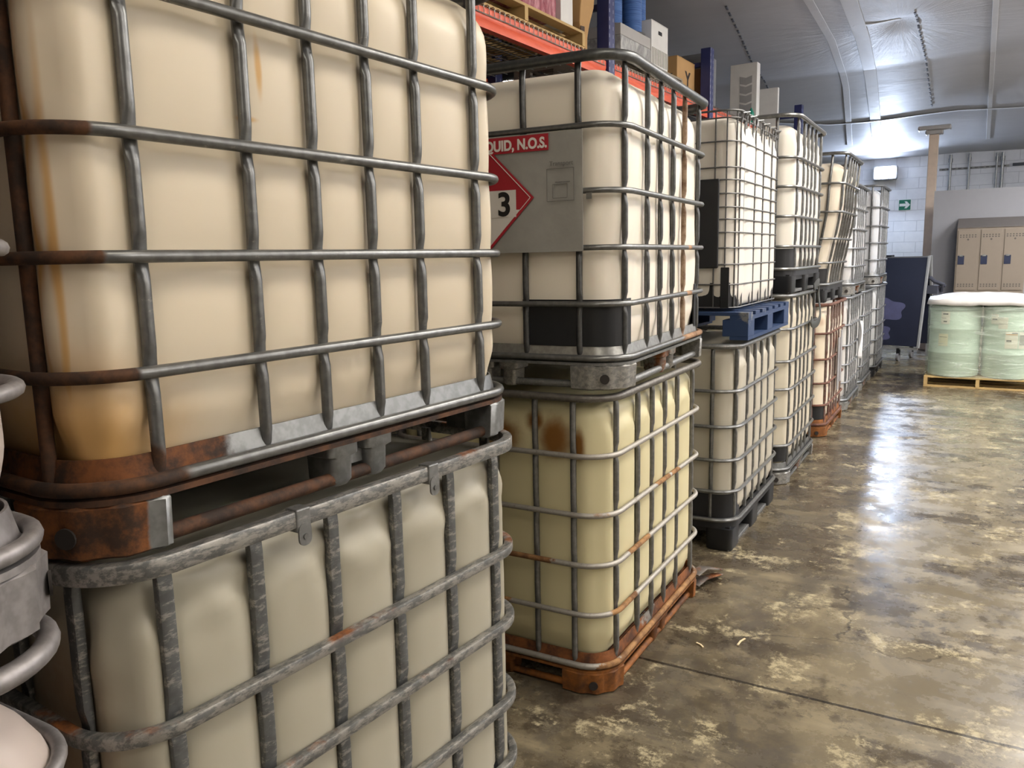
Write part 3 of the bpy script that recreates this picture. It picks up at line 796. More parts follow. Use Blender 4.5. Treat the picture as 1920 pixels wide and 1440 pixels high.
# --- third stack
t3b = tote('grey-white ribbed tote on a black plastic pallet, under the blue wooden pallet', -1.08, 4.9, 0, 0, 1.15, 1.0, 1.165,
     (0.345, 0.525, 0.715, 0.915), rim=0.16, cols=(0.085, 0.26, 0.48), ends=(-0.14, -0.36, -0.6, -0.84), tank_m=GREYP, bulge=0.002, ribs=0.024,
     dome=0.05, tank_top=1.15, pallet='plastic', res=0.8, top_m=DULL)
guard(t3b, 1.0, 1.15, 0.13, 0.016, 1, -1, 0.5, 0.05, 0.19, 0.325, name='outlet_cover')
wz = [0.02, 0.146, 0.255, 0.344, 0.427, 0.497, 0.561, 0.633, 0.705, 0.77, 0.905]
t3t = tote('white tote in a fine wire-mesh cage with a black plaque, on the blue wooden pallet', -1.12, 4.93, 1.352, 0, 1.08, 0.98, 1.062, (), rim=0.02,
     cols=(0.1, 0.32, 0.47), ends=(-0.06, -0.12, -0.45, -0.75), wires=wz+[1.025], wire_us=[-0.49, -0.45, -0.37, -0.19, -0.11, 0.03, 0.1, 0.23, 0.32, 0.41, 0.5],
     rail_r=0.0042, bar_r=0.0042, top_r=0.006, tank_m=WHITEP, bulge=0.0, ribs=0.012, pallet='none', dome=0.05, tank_top=1.03, Rr=0.09, res=0.8,
     rail_m=galv('mesh_wire', (112, 112, 112), rough=0.45), bar_m=galv('mesh_wire_upright', (112, 112, 112), rough=0.45))
for k in range(6):        # wavy brackets along its top edge
    u = -0.42+k*0.16
    MB().tube([(0.493, u-0.05, 1.0), (0.497, u-0.05, 1.05), (0.52, u, 1.06), (0.497, u+0.05, 1.05), (0.493, u+0.05, 0.98)], 0.004, 7).build('top_bracket', M_ALU, t3t)
o = MB().box(0.10, 0.402, -0.565, -0.550, 0.235, 0.71).build('plaque', M_BLACK, t3t, False, bevel=0.008); o['label'] = 'black plaque'
guard(t3t, 0.98, 1.08, 0.09, 0.012, 1, -1, 0.6, 0.05, 0.02, 0.155, name='base_skirt')
guard(t3t, 0.98, 1.08, 0.09, 0.010, 1, 1, 0.1, 0.02, 0.02, 0.16, name='base_skirt')
MB().box(0.415, 0.462, -0.556, -0.548, 0.02, 0.24).build('post_cover', M_BLACK, t3t, False, bevel=0.003)

def wood_pallet(label, loc, rz, wx, wy, h, mat, group=None, along='y'):
    """wx: across (local x), wy: along (local y); deck boards run across, stringers along"""
    T = thing('wooden_pallet', label, 'pallet', loc, rz, group)
    d = 0.018; n = 7
    for k in range(n):
        y = -wy/2+0.05+(wy-0.1)*k/(n-1)
        MB().box(-wx/2, wx/2, y-0.045, y+0.045, h-d, h).build('deck_board', mat, T, False, bevel=0.002)
    for k in (-1, 0, 1):
        x = k*(wx/2-0.022)
        m = MB(); m.box(x-0.02, x+0.02, -wy/2, wy/2, h-d-0.03, h-d)
        for a, b in ((-wy/2, -wy/2+0.16), (-0.12, 0.12), (wy/2-0.16, wy/2)): m.box(x-0.02, x+0.02, a, b, d, h-d-0.03)
        m.build('stringer', mat, T, False)
    for k in range(5):
        y = -wy/2+0.05+(wy-0.1)*k/4
        MB().box(-wx/2, wx/2, y-0.045, y+0.045, 0, d).build('bottom_board', mat, T, False, bevel=0.002)
    return T
def blue_mat():
    t = NT('blue_paint_worn'); k = t.step(t.noise(8, 7, 0.7), 0.56, 0.66)
    return t.out(t.mix(k, lin(30, 54, 92), lin(116, 118, 118)), 0.6)
def block_pallet():
    M_BLUE = blue_mat(); h = 0.15; wx, wy = 1.1, 1.08
    T = thing('wooden_pallet', 'chipped blue wooden block pallet between the third pair of totes', 'pallet', (-1.035-wx/2, 4.9, 1.2), 0)
    for k in range(7):
        y = -wy/2+0.05+(wy-0.1)*k/6
        MB().box(-wx/2, wx/2, y-0.05, y+0.05, h-0.02, h).build('deck_board', M_BLUE, T, False, bevel=0.002)
    for x in (-wx/2+0.05, 0, wx/2-0.05): MB().box(x-0.05, x+0.05, -wy/2, wy/2, h-0.042, h-0.02).build('stringer_board', M_BLUE, T, False)
    for x in (-wx/2+0.07, 0, wx/2-0.07):
        for y in (-wy/2+0.07, 0, wy/2-0.07): MB().box(x-0.07, x+0.07, y-0.07, y+0.07, 0.018, h-0.042).build('block', M_BLUE, T, False, bevel=0.003)
    for x in (-wx/2+0.05, 0, wx/2-0.05): MB().box(x-0.05, x+0.05, -wy/2, wy/2, 0, 0.018).build('bottom_board', M_BLUE, T, False)
block_pallet()

# --- fourth stack
t4b = tote('tall cream tote with dark strap over its top rail, lower of the fourth stack', -1.09, 6.4, 0, 0, 1.2, 1.0, 1.365, (0.29, 0.49, 0.70, 0.90, 1.13), rim=0.115,
     ends=(-0.14, -0.36, -0.6, -0.84), tank_m=poly('warm_white', (198, 190, 170)), bulge=0.003, ribs=0.018, dome=0.06, tank_top=1.34, res=0.6)
guard(t4b, 1.0, 1.2, 0.13, 0.020, 1, -1, 0.3, 0.01, 0.17, 0.29)
t4t = tote('white tote with black base guards, upper of the fourth stack', -1.08, 6.4, 1.382, 0, 1.2, 1.0, 1.2, (0.325, 0.53, 0.73, 0.925), rim=0.15,
     ends=(-0.14, -0.36, -0.6, -0.84), tank_m=WHITEP, bulge=0.004, ribs=0.014, dome=0.08, tank_top=1.15, pallet='plastic', res=0.6)
guard(t4t, 1.0, 1.2, 0.13, 0.020, 1, -1, 0.4, 0.02, 0.18, 0.31); guard(t4t, 1.0, 1.2, 0.13, 0.020, 1, 1, 0.2, 0.01, 0.18, 0.31)
m = MB(); pts = []
for i in range(40):
    a = R(130-265*i/39); pts.append((-1.055+0.012*math.sin(i*0.3), 6.62+0.19*math.cos(a), 1.27+0.165*math.sin(a)))
m.sweep(pts, rsq(0.004, 0.02, 0.003), ref=(1, 0, 0))
m2 = MB(); m2.sweep(pts, rsq(0.03, 0.004, 0.003), ref=(1, 0, 0))
tag(m2.build('strap', plain('dark_strap', (64, 66, 64), 0.5)), 'loose dark grey strap curling over the rail of the tall cream tote', 'strap')

# --- fifth stack, bent
def lean(p):
    x, y, z = p
    k = 0.11*sst(z, 0.12, 0.95)+0.02*sst(z, 0.9, 1.3)
    return (x+k, y+0.02*math.sin(z*5), z)
t5b = tote('white tote in a rust-red cage on a rusty pallet, lower of the fifth stack', -1.09, 8.1, 0, 0, 1.15, 1.0, 1.2, (0.293, 0.493, 0.71, 0.943),
     ends=(-0.12, -0.4, -0.7), rail_m=galv('rust_red', (120, 88, 70), rust=0.9, rough=0.6, rc0=(72, 44, 36), rc1=(116, 78, 62)), bar_m=galv('rust_red_bar', (136, 118, 112), rust=0.5, rough=0.6, rc0=(78, 50, 44), rc1=(118, 84, 72)),
     pal_m=RUST_ORANGE, foot_m=RUST_ORANGE, skid_m=RUST_ORANGE, tank_m=poly('white_rust_marked', (226, 214, 192), [((0.45, -0.57, 1.05), (0.1, 0.1, 0.06)), ((0.35, -0.57, 0.7), (0.12, 0.1, 0.1))], (150, 90, 40), 0.6), bulge=0.004, ribs=0.012, dome=0.06, tank_top=1.15, res=0.5)
guard(t5b, 1.0, 1.15, 0.13, 0.020, 1, -1, 0.3, 0.01, 0.16, 0.29)
for u, z_ in ((0.02, 0.36), (0.17, 0.42)):
    MB().box(0.512, 0.522, u-0.045, u+0.045, z_, z_+0.5).build('cover_slat', plain('grey_slat', (150, 148, 150), 0.5), t5b, False, bevel=0.003)
t5t = tote('leaning dented cream tote with skewed cage, upper of the fifth stack', -1.12, 8.1, 1.218, 0, 1.15, 1.0, 1.28, (0.35, 0.56, 0.79, 1.03), rim=0.14,
     ends=(-0.12, -0.4, -0.7), tank_m=poly('cream_dented', (232, 222, 204), [((0.3, -0.6, 1.0), (0.06, 0.08, 0.08))], (180, 130, 84), 0.5), bulge=0.003, crumple=0.02, dome=0.1,
     tank_top=1.21, pallet='plastic', res=0.6, deform=lean)
guard(t5t, 1.0, 1.15, 0.13, 0.020, 1, -1, 0.4, 0.02, 0.17, 0.3, deform=lean)

# --- the far ones
FAR = galv('galvanised_far', (140, 142, 144), rough=0.4)
tote('grey caged tote with torn white sheet, beyond the rust-red cage', -1.09, 9.48, 0, 0, 1.15, 1.0, 1.19, tank_m=poly('far_white', (206, 204, 200)), rail_m=FAR, bar_m=FAR, bulge=0.003, ribs=0.014, res=0.4, ends=(-0.12, -0.4, -0.7))
tote('white tote stacked just beyond the leaning tote', -1.1, 9.75, 1.207, 0, 1.15, 1.0, 1.15, tank_m=poly('far_upper', (214, 214, 214)), rail_m=FAR, bar_m=FAR, bulge=0.003, ribs=0.014, res=0.4, ends=(-0.12, -0.4, -0.7))
tote('grey caged tote in the lower row, last but one', -1.1, 10.82, 0, 0, 1.15, 1.0, 1.19, tank_m=poly('far_grey', (196, 196, 194)), rail_m=FAR, bar_m=FAR, bulge=0.003, ribs=0.014, res=0.4, ends=(-0.12, -0.4, -0.7))
tote('farthest tote on the floor, at the end of the row', -1.07, 12.15, 0, 0, 1.15, 1.0, 1.21, tank_m=poly('far_grey_last', (196, 196, 194)), rail_m=FAR, bar_m=FAR, bulge=0.003, ribs=0.014, res=0.4, ends=(-0.12, -0.4, -0.7), pallet='plastic')
tote('farthest stacked tote, beside the glowing wall lamp', -1.08, 12.15, 1.23, 0, 1.15, 1.0, 1.27, (0.32, 0.54, 0.76, 1.0), tank_m=poly('far_last_upper', (206, 208, 212)), rail_m=FAR, bar_m=FAR, bulge=0.003, ribs=0.014, res=0.4, ends=(-0.12, -0.4, -0.7))
# torn sheet hanging on the cage
m = MB(); v = []; f = []
for j in range(13):
    for i in range(7):
        k = i/6; z = 0.9-0.42*j/12; wd = 0.16*(1-0.65*(j/12)**1.5)
        v.append((-1.055+0.02*math.sin(i*1.1+j*0.4), 9.62+(k-0.5)*wd+0.05*j/12, z))
for j in range(12):
    for i in range(6): a = j*7+i; f.append((a, a+1, a+8, a+7))
sh = m.add(v, f).build('torn_sheet', plain('torn_white_film', (225, 226, 228), 0.4)); so = sh.modifiers.new('s', 'SOLIDIFY'); so.thickness = 0.003
tag(sh, 'torn white sheet hanging on the grey caged tote', 'sheet')

# ------------------------------------------------------------------ pallet rack behind the totes
RO = Vector((-2.5, 5.0, 0)); RD = Vector((0.05, 0.99875, 0)); RE = Vector((-0.99875, 0.05, 0))
RROT = -math.atan2(0.05, 0.99875)
def RK(s, t, z): return RO+RD*s+RE*t+Vector((0, 0, z))
# rack frame local axes: +y along s, -x along t
def orange_mat():
    t = NT('orange_paint'); n = t.noise(1.0, 5, 0.6, t.scaled((30, 4, 30)))
    return t.out(t.mix(t.step(n, 0.3, 0.75), lin(214, 84, 52), lin(240, 112, 78)), 0.4)
M_OR = orange_mat(); M_RB = plain('rack_blue', (46, 52, 104), 0.4, var=0.1)
def punched():
    t = NT('rack_blue_punched'); sp = t.n('ShaderNodeSeparateXYZ'); t.l(t.tc.outputs['Object'], sp.inputs[0])
    a = t.math('LESS_THAN', t.math('FRACT', t.math('DIVIDE', sp.outputs[2], 0.058)), 0.45)
    u = t.math('FRACT', t.math('DIVIDE', t.math('ADD', sp.outputs[1], 0.0), 0.06))
    b = t.math('LESS_THAN', t.math('ABSOLUTE', t.math('SUBTRACT', u, 0.33)), 0.1)
    k = t.math('MULTIPLY', a, b)
    return t.out(t.mix(k, t.mix(t.noise(9, 4), lin(36, 42, 88), lin(56, 64, 118)), lin(120, 124, 150)), 0.4)
M_RBP = punched()
rack = thing('pallet_rack', 'tall warehouse rack with orange beams and dark blue posts behind the totes', 'rack', RK(0, 0, 0), RROT)
DK = 3.10
for s0, s1 in ((-2.9, 0.72), (0.84, 2.94), (3.06, 6.6)):
    for t_ in (0.0, 1.0):
        m = MB(); x = -t_; q = 1 if t_ == 0 else -1
        o = [(0, 0), (0.05, 0), (0.05, 0.035), (0.045, 0.05), (0.05, 0.062), (0.05, 0.11), (0.03, 0.125), (0, 0.125)]
        v = [(x-0.02+q*px, s, DK-0.13+pz) for s in (s0, s1) for px, pz in o]; n_ = len(o)
        m.add(v, [(i, (i+1) % n_, n_+(i+1) % n_, n_+i) if q > 0 else (n_+i, n_+(i+1) % n_, (i+1) % n_, i) for i in range(n_)]+[tuple(range(n_)), tuple(range(2*n_-1, n_-1, -1))])
        m.build('beam', M_OR, rack, True, angle=30)
    # wire deck: one mesh of wires
    m = MB()
    k = 0; s = s0+0.05
    while s < s1-0.03:
        m.tube([(0.036, s, DK-0.055), (0.037, s, DK-0.01), (0.028, s, DK+0.004), (-0.02, s, DK+0.004), (-1.0, s, DK+0.004)], 0.0035, 5)
        s += 0.055
    for t_ in (0.0, 0.1, 0.22, 0.34, 0.46, 0.58, 0.70, 0.82, 0.94): m.tube([(-t_, s0+0.02, DK), (-t_, s1-0.02, DK)], 0.0035, 5)
    m.tube([(0.036, s0+0.03, DK-0.055), (0.036, s1-0.03, DK-0.055)], 0.0035, 5)
    m.build('wire_deck', galv('deck_wire', (170, 168, 162), rough=0.4), rack)
for s in (-2.96, 0.78, 3.0, 6.66):
    for t_ in (0.0, 1.0):
        m = MB(); x = -t_
        m.box(x-0.05, x+0.05, s-0.05, s+0.05, 0.0, 3.62)
        m.build('upright', M_RBP, rack, False, bevel=0.006)
    for z0_, z1_ in ((0.3, 1.3), (1.3, 2.3), (2.3, 2.9)): MB().tube([(-0.02, s, z0_), (-0.98, s, z1_)], 0.018, 8).build('brace', M_RB, rack)
    MB().box(-0.98, -0.02, s-0.02, s+0.02, 3.46, 3.50).build('brace', M_RB, rack, False)

def carton(name, label, cat, s, t, z, ds, dt, h, mat, rz=0.0, rot=None, flaps=True, tape=None, group=None):
    """carton with its near front bottom corner edge centre at rack coordinates"""
    p = RK(s+ds/2, t+dt/2, z)
    T = thing(name, label, cat, p, RROT+rz, group, rot)
    m = MB(); m.box(-dt/2, dt/2, -ds/2, ds/2, 0, h); m.build('body', mat, T, False, bevel=0.004)
    if flaps:
        m = MB(); m.box(-dt/2-0.001, dt/2+0.001, -ds/2-0.001, -0.002, h, h+0.004); m.box(-dt/2-0.001, dt/2+0.001, 0.002, ds/2+0.001, h, h+0.004)
        m.build('lid_flap', mat, T, False)
    if tape: MB().box(-dt/2-0.0015, dt/2+0.0015, -0.025, 0.025, h*0.0+0.002, h+0.006).build('tape', tape, T, False)
    return T
# bay 1: wooden pallet with pink wrapped load, white cartons, leaning brown carton
wp = wood_pallet('raw pine pallet on the orange rack shelf under the pink wrapped load', RK(-0.36, 0.5, DK+0.008), RROT+R(90), 1.58, 1.02, 0.12, M_WOOD)
pk = NT('pink_film'); n_ = pk.noise(1.0, 6, 0.6, pk.scaled((6, 30, 8)))
pk.out(pk.mix(pk.step(n_, 0.4, 0.7), lin(150, 66, 82), lin(214, 150, 160)), 0.22); pk.bump(n_, 0.8, 0.02)
L_ = thing('wrapped_load', 'pink film-wrapped load on the pine pallet', 'load', RK(-0.42, 0.5, DK+0.128), RROT)
m = MB(); v = []; f = []
out = rrect(0.96, 1.06, 0.06, 14, 14, 5); cnt = len(out)
zs = [0, 0.015, 0.04, 0.1, 0.16, 0.22, 0.3, 0.4, 0.5, 0.56]
for z in zs:
    for x, y, a, b in out:
        d = 0.012*noise.noise((x*8, y*14+z*12, z*9)); v.append((x+a*d, y+b*d, z))
for i in range(len(zs)-1):
    for j in range(cnt): j2 = (j+1) % cnt; f.append((i*cnt+j, i*cnt+j2, (i+1)*cnt+j2, (i+1)*cnt+j))
f += [tuple(range(cnt-1, -1, -1)), tuple((len(zs)-1)*cnt+j for j in range(cnt))]
m.add(v, f).build('film_wrap', pk.m, L_)
carton('white_carton', 'white carton beside the pink wrapped load on the rack', 'carton', 0.135, 0.02, DK+0.128, 0.12, 0.3, 0.42, M_WHITE)
carton('white_carton', 'narrow white carton between the first white carton and the tilted brown box', 'carton', 0.27, 0.05, DK+0.128, 0.09, 0.3, 0.5, M_WHITE)
M_CORR = M_CARD
T = thing('brown_carton', 'crushed brown carton tilted on the pallet end beside the blue post', 'carton', RK(0.56, 0.13, DK+0.03), RROT, None, (R(5), R(3), RROT))
m = MB(); v = []; f = []
for z, a, b, ox in ((0, 0.06, 0.07, 0.02), (0.1, 0.055, 0.07, 0.015), (0.19, 0.075, 0.085, 0.03), (0.3, 0.10, 0.1, 0.02), (0.38, 0.095, 0.1, 0.0), (0.42, 0.06, 0.08, -0.01)):
    v += [(-b, -a-ox, z), (b, -a-ox, z), (b, a-ox, z), (-b, a-ox, z)]
for i in range(5):
    for j in range(4): j2 = (j+1) % 4; f.append((i*4+j, i*4+j2, i*4+4+j2, i*4+4+j))
f += [(3, 2, 1, 0), (20, 21, 22, 23)]
m.add(v, f).build('body', M_CORR, T, False, bevel=0.006)
MB().box(0.0805, 0.083, -0.09, -0.03, 0.13, 0.165).build('printed_box', plain('box_print', (70, 52, 36), 0.7), T, False)
# bay 2
pb = wood_pallet('grey weathered pallet under the film-wrapped boxes on the rack', RK(1.72, 0.5, DK+0.008), RROT+R(90), 1.28, 1.0, 0.125, plain('grey_board', (150, 140, 124), 0.7, var=0.12))
fm = NT('clear_film_grey'); n_ = fm.noise(1.0, 6, 0.62, fm.scaled((14, 14, 9)), 1.0)
fm.out(fm.mix(fm.step(n_, 0.35, 0.7), lin(150, 150, 150), lin(206, 206, 204)), 0.2); fm.bump(n_, 0.9, 0.02)
Z2 = DK+0.134
T = carton('wrapped_box', 'lower film-wrapped silver box under the blue spools', 'box', 1.08, 0.02, Z2, 0.59, 0.6, 0.12, fm.m, flaps=False)
T = carton('wrapped_box', 'upper plain grey box lying on the film-wrapped silver box', 'box', 1.08, 0.02, Z2+0.121, 0.58, 0.6, 0.085, plain('grey_carton', (176, 174, 172), 0.4), flaps=False)
T = carton('archive_box', 'white box with a black hand hole and fluted lower side', 'box', 1.68, 0.02, Z2, 0.36, 0.4, 0.36, M_WHITE, flaps=True)
MB().box(0.2, 0.204, -0.035, 0.04, 0.27, 0.30).build('hand_hole', M_BLACK, T, False, bevel=0.002)
m = MB()
for k in range(12): m.box(0.2, 0.205, -0.165+k*0.03, -0.157+k*0.03, 0.02, 0.15)
m.build('fluting', plain('flute_shadow', (190, 188, 182), 0.6), T, False)
M_SP = NT('blue_cord'); n_ = M_SP.noise(1.0, 4, 0.6, M_SP.scaled((3, 3, 70)))
M_SP.out(M_SP.mix(n_, lin(30, 62, 128), lin(92, 138, 204)), 0.5); M_SP.bump(n_, 0.8, 0.01); M_SP = M_SP.m
def spool(label, s, t, z, r, h):
    T = thing('cord_spool', label, 'spool', RK(s, t, z), 0, 'blue cord spools on the rack')
    MB().lathe([(r*1.32, 0), (r*1.36, 0.006), (r*1.32, 0.014), (r*0.6, 0.014)], 32).build('flange', plain('spool_flange', (96, 96, 100), 0.5), T)
    pr = [(r*0.9, 0.014)]; n = int(h/0.016)
    for k in range(n): z0_ = 0.014+k*0.016; pr += [(r*0.965, z0_), (r*1.0, z0_+0.005), (r*1.0, z0_+0.011), (r*0.965, z0_+0.016)]
    MB().lathe(pr, 32).build('cord', M_SP, T)
    MB().lathe([(r*0.6, h+0.014), (r*1.32, h+0.014), (r*1.36, h+0.02), (r*1.32, h+0.028)], 32).build('flange', plain('spool_flange', (96, 96, 100), 0.5), T)
spool('first blue spool, over the near corner of the grey box', 1.20, 0.16, Z2+0.207, 0.088, 0.34)
spool('second blue spool, next to the white hand-hole box', 1.52, 0.13, Z2+0.207, 0.085, 0.34)
spool('third blue spool, standing on the white hand-hole box', 1.80, 0.2, Z2+0.366, 0.07, 0.3)
T = carton('brown_carton', 'large brown carton with black markings behind the blue post', 'carton', 2.47, 0.10, DK+0.012, 0.46, 0.55, 0.36, M_CARD)
blk = plain('marker_black', (40, 32, 26), 0.7)
M = Matrix.Translation((0.06, -0.2325, 0.10)) @ Matrix.Rotation(R(90), 4, 'X')
text_mesh('W', 0.16, blk, T, M, bold=0.004)
M = Matrix.Translation((0.2765, -0.02, 0.12)) @ Matrix.Rotation(R(90), 4, 'Z') @ Matrix.Rotation(R(90), 4, 'X')
text_mesh('Y', 0.2, blk, T, M, bold=0.006)
# bay 3
T = carton('grey_case', 'tall dark grey case behind the right blue post', 'case', 3.2, 0.1, DK+0.008, 0.36, 0.4, 0.53, plain('case_grey', (120, 122, 126), 0.5), flaps=False)
MB().box(0.201, 0.215, -0.06, 0.02, 0.05, 0.3).build('label_strip', M_WHITE, T, False)
carton('brown_carton', 'slim ribbed brown carton just right of the blue post', 'carton', 3.08, 0.0, DK+0.008, 0.07, 0.2, 0.36, M_CARD2, flaps=False)
T = thing('vent_panel', 'white panel with a grey chevron grille standing on the rack', 'panel', RK(4.72, 0.15, DK+0.008), RROT)
MB().box(-0.155, 0.155, -0.06, 0.06, 0, 0.70).build('body', M_WHITE, T, False, bevel=0.006)
m = MB()
for k in range(5):
    z = 0.06+k*0.1
    o = [(-0.04, z+0.02), (0.03, z), (0.1, z+0.02), (0.1, z+0.1), (0.03, z+0.08), (-0.04, z+0.1)]
    mm = MB().prism(o, 0, 0.003); mm.v = [(p, -0.0605-q, zz) for p, zz, q in mm.v]; mm.f = [tuple(reversed(q)) for q in mm.f]
    mm.build('grille', plain('grille_grey', (168, 168, 170), 0.5), T, False)
T = thing('flat_panel', 'plain short white panel beside the chevron grille panel', 'panel', RK(5.5, 0.1, DK+0.008), RROT)
MB().box(-0.1, 0.13, -0.03, 0.03, 0, 0.55).build('body', M_WHITE, T, False, bevel=0.004)
m = MB(); m.lathe([(0.001, 0), (0.022, 0.03), (0.034, 0.08), (0.03, 0.13), (0.012, 0.17), (0.001, 0.19)], 14)
tag(m.build('teal_bag', plain('teal_plastic', (36, 140, 120), 0.35)), 'small teal bag at the foot of the chevron grille panel', 'bag').location = RK(4.55, 0.02, DK+0.008)

# hall lights seen under the rack shelf
for k, (x, y) in enumerate(((-6.64, 11.64), (-7.16, 13.37), (-7.73, 13.6), (-9.2, 9.0))):
    lab = ['round hall light nearest the orange beam, seen under the rack shelf', 'round hall light beyond the upright, upper of the far pair', 'round hall light beyond the upright, lower of the far pair', 'round hall light deep in the dark hall'][k]
    T = thing('hall_light', lab, 'ceiling light', (x, y, 4.98), 0, 'hall lights')
    MB().cyl((0, 0, -0.05), 0.16, 0.05, 20).build('housing', plain('lamp_housing', (190, 190, 190), 0.5), T)
    MB().cyl((0, 0, -0.056), 0.13, 0.006, 20).build('lens', emit('hall_lens', (255, 250, 240), 12), T)

# ------------------------------------------------------------------ drums wrapped on a pallet
DX, DY = 0.13, 11.55
wood_pallet('pine pallet under the wrapped green drums', (DX, DY, 0), R(-1.5), 1.16, 1.1, 0.13, M_WOOD)
drum_m = plain('pale_green_drum', (196, 212, 196), 0.35, var=0.05)
def drum(label, dx, dy):
    T = thing('plastic_drum', label, 'drum', (DX+dx, DY+dy, 0.131), 0, 'pale green drums')
    pr = [(0.24, 0.0), (0.272, 0.012), (0.278, 0.04), (0.276, 0.27), (0.284, 0.285), (0.284, 0.30), (0.276, 0.315), (0.276, 0.56), (0.284, 0.575), (0.284, 0.59), (0.276, 0.605), (0.276, 0.80), (0.268, 0.85), (0.25, 0.87), (0.2, 0.872)]
    MB().lathe(pr, 40).build('barrel', drum_m, T)
    MB().lathe([(0.283, 0.80), (0.288, 0.81), (0.288, 0.83), (0.27, 0.845)], 40).build('lid_ring', plain('drum_ring', (160, 176, 162), 0.4), T)
    return T
d1 = drum('pale green drum at the front left of the wrapped pallet', -0.29, -0.29)
d2 = drum('pale green drum at the front right of the wrapped pallet', 0.29, -0.29)
drum('pale green drum at the back left of the wrapped pallet', -0.29, 0.29)
drum('pale green drum at the back right of the wrapped pallet', 0.29, 0.29)
def paper(T, ang, z, w_, h_, lines, mat=None, band_c=None):
    """label bent round the barrel at angle ang"""
    r = 0.2775; m = MB(); v = []; f = []; n = 8
    for rr in (r, r+0.0015):
        for j in (0, 1):
            for i in range(n+1):
                a = ang+(i/n-0.5)*w_/r; v.append((rr*math.cos(a), rr*math.sin(a), z+h_*(j-0.5)))
    k = 2*(n+1)
    for i in range(n): f += [(k+i, k+i+1, k+n+2+i, k+n+1+i), (i, n+1+i, n+2+i, i+1), (i, i+1, k+i+1, k+i), (n+1+i, k+n+1+i, k+n+2+i, n+2+i)]
    P = m.add(v, f).build('paper_label', mat or plain('paper', (226, 220, 204), 0.6), T)
    for (u0, u1, z0_, z1_, c) in lines:
        m = MB(); v = []; f = []
        for rr in (r+0.0012, r+0.0024):
            for j in (z0_, z1_):
                for i in range(4):
                    a = ang+(u0+(u1-u0)*i/3-0.5)*w_/r; v.append((rr*math.cos(a), rr*math.sin(a), z+h_*(j-0.5)))
        for i in range(3): f += [(8+i, 9+i, 13+i, 12+i)]
        m.add(v, f).build('print', plain('print_ink', c, 0.6), P)
dk = (70, 66, 60)
paper(d1, R(-112), 0.72, 0.10, 0.15, [(0.2, 0.8, 0.75, 0.85, dk), (0.3, 0.7, 0.15, 0.25, dk), (0.1, 0.6, 0.45, 0.48, dk)])
paper(d1, R(-115), 0.45, 0.11, 0.15, [(0.1, 0.9, 0.72, 0.76, dk)], plain('paper_cream', (220, 214, 180), 0.6))
paper(d2, R(-128), 0.71, 0.09, 0.12, [(0.15, 0.85, 0.4, 0.55, dk)])
paper(d2, R(-108), 0.66, 0.10, 0.15, [(0.05, 0.95, 0.45, 0.47, dk)])
paper(d2, R(-88), 0.47, 0.13, 0.2, [(0.05, 0.95, 0.80, 0.85, (190, 130, 40)), (0.5, 0.95, 0.88, 0.93, dk), (0.1, 0.5, 0.4, 0.5, dk)])
paper(d2, R(-60), 0.47, 0.12, 0.2, [(0.05, 0.95, 0.2, 0.8, (150, 148, 140))])
def wrap():
    t = NT('stretch_film')
    n = t.noise(1.0, 6, 0.6, t.scaled((2.5, 2.5, 16)), 1.2)
    tr = t.n('ShaderNodeBsdfTransparent'); tr.inputs[0].default_value = (0.93, 0.97, 0.94, 1)
    gl = t.n('ShaderNodeBsdfGlossy'); gl.inputs['Roughness'].default_value = 0.16; gl.inputs['Color'].default_value = (0.9, 0.95, 0.9, 1)
    df = t.n('ShaderNodeBsdfDiffuse'); df.inputs['Color'].default_value = lin(214, 226, 214)
    b = t.n('ShaderNodeBump'); b.inputs['Strength'].default_value = 0.8; b.inputs['Distance'].default_value = 0.02; t.l(n, b.inputs['Height']); t.l(b.outputs[0], gl.inputs['Normal'])
    m1 = t.n('ShaderNodeMixShader'); t.setin(m1.inputs[0], t.mixf(t.step(n, 0.5, 0.7), 0.14, 0.42)); t.l(tr.outputs[0], m1.inputs[1]); t.l(df.outputs[0], m1.inputs[2])
    m2 = t.n('ShaderNodeMixShader'); m2.inputs[0].default_value = 0.12; t.l(m1.outputs[0], m2.inputs[1]); t.l(gl.outputs[0], m2.inputs[2])
    t.l(m2.outputs[0], t.t.nodes['Material Output'].inputs['Surface'])
    m = MB(); v = []; f = []
    out = rrect(1.19, 1.19, 0.297, 16, 16, 14); cnt = len(out); nz = 26
    for j in range(nz+1):
        z = 0.135+0.85*j/nz
        for x, y, a, b_ in out:
            d = 0.006*noise.noise((x*3, y*3, z*22))-0.008*(1-abs(2*j/nz-1))
            v.append((DX+x+a*d, DY+y+b_*d, z+0.012*noise.noise((x*5, y*5, 1))*(1 if j == 0 else 0)))
    for j in range(nz):
        for i in range(cnt): i2 = (i+1) % cnt; f.append((j*cnt+i, j*cnt+i2, (j+1)*cnt+i2, (j+1)*cnt+i))
    tag(m.add(v, f).build('stretch_wrap', t.m), 'clear stretch film wound round the green drums', 'film')
wrap()
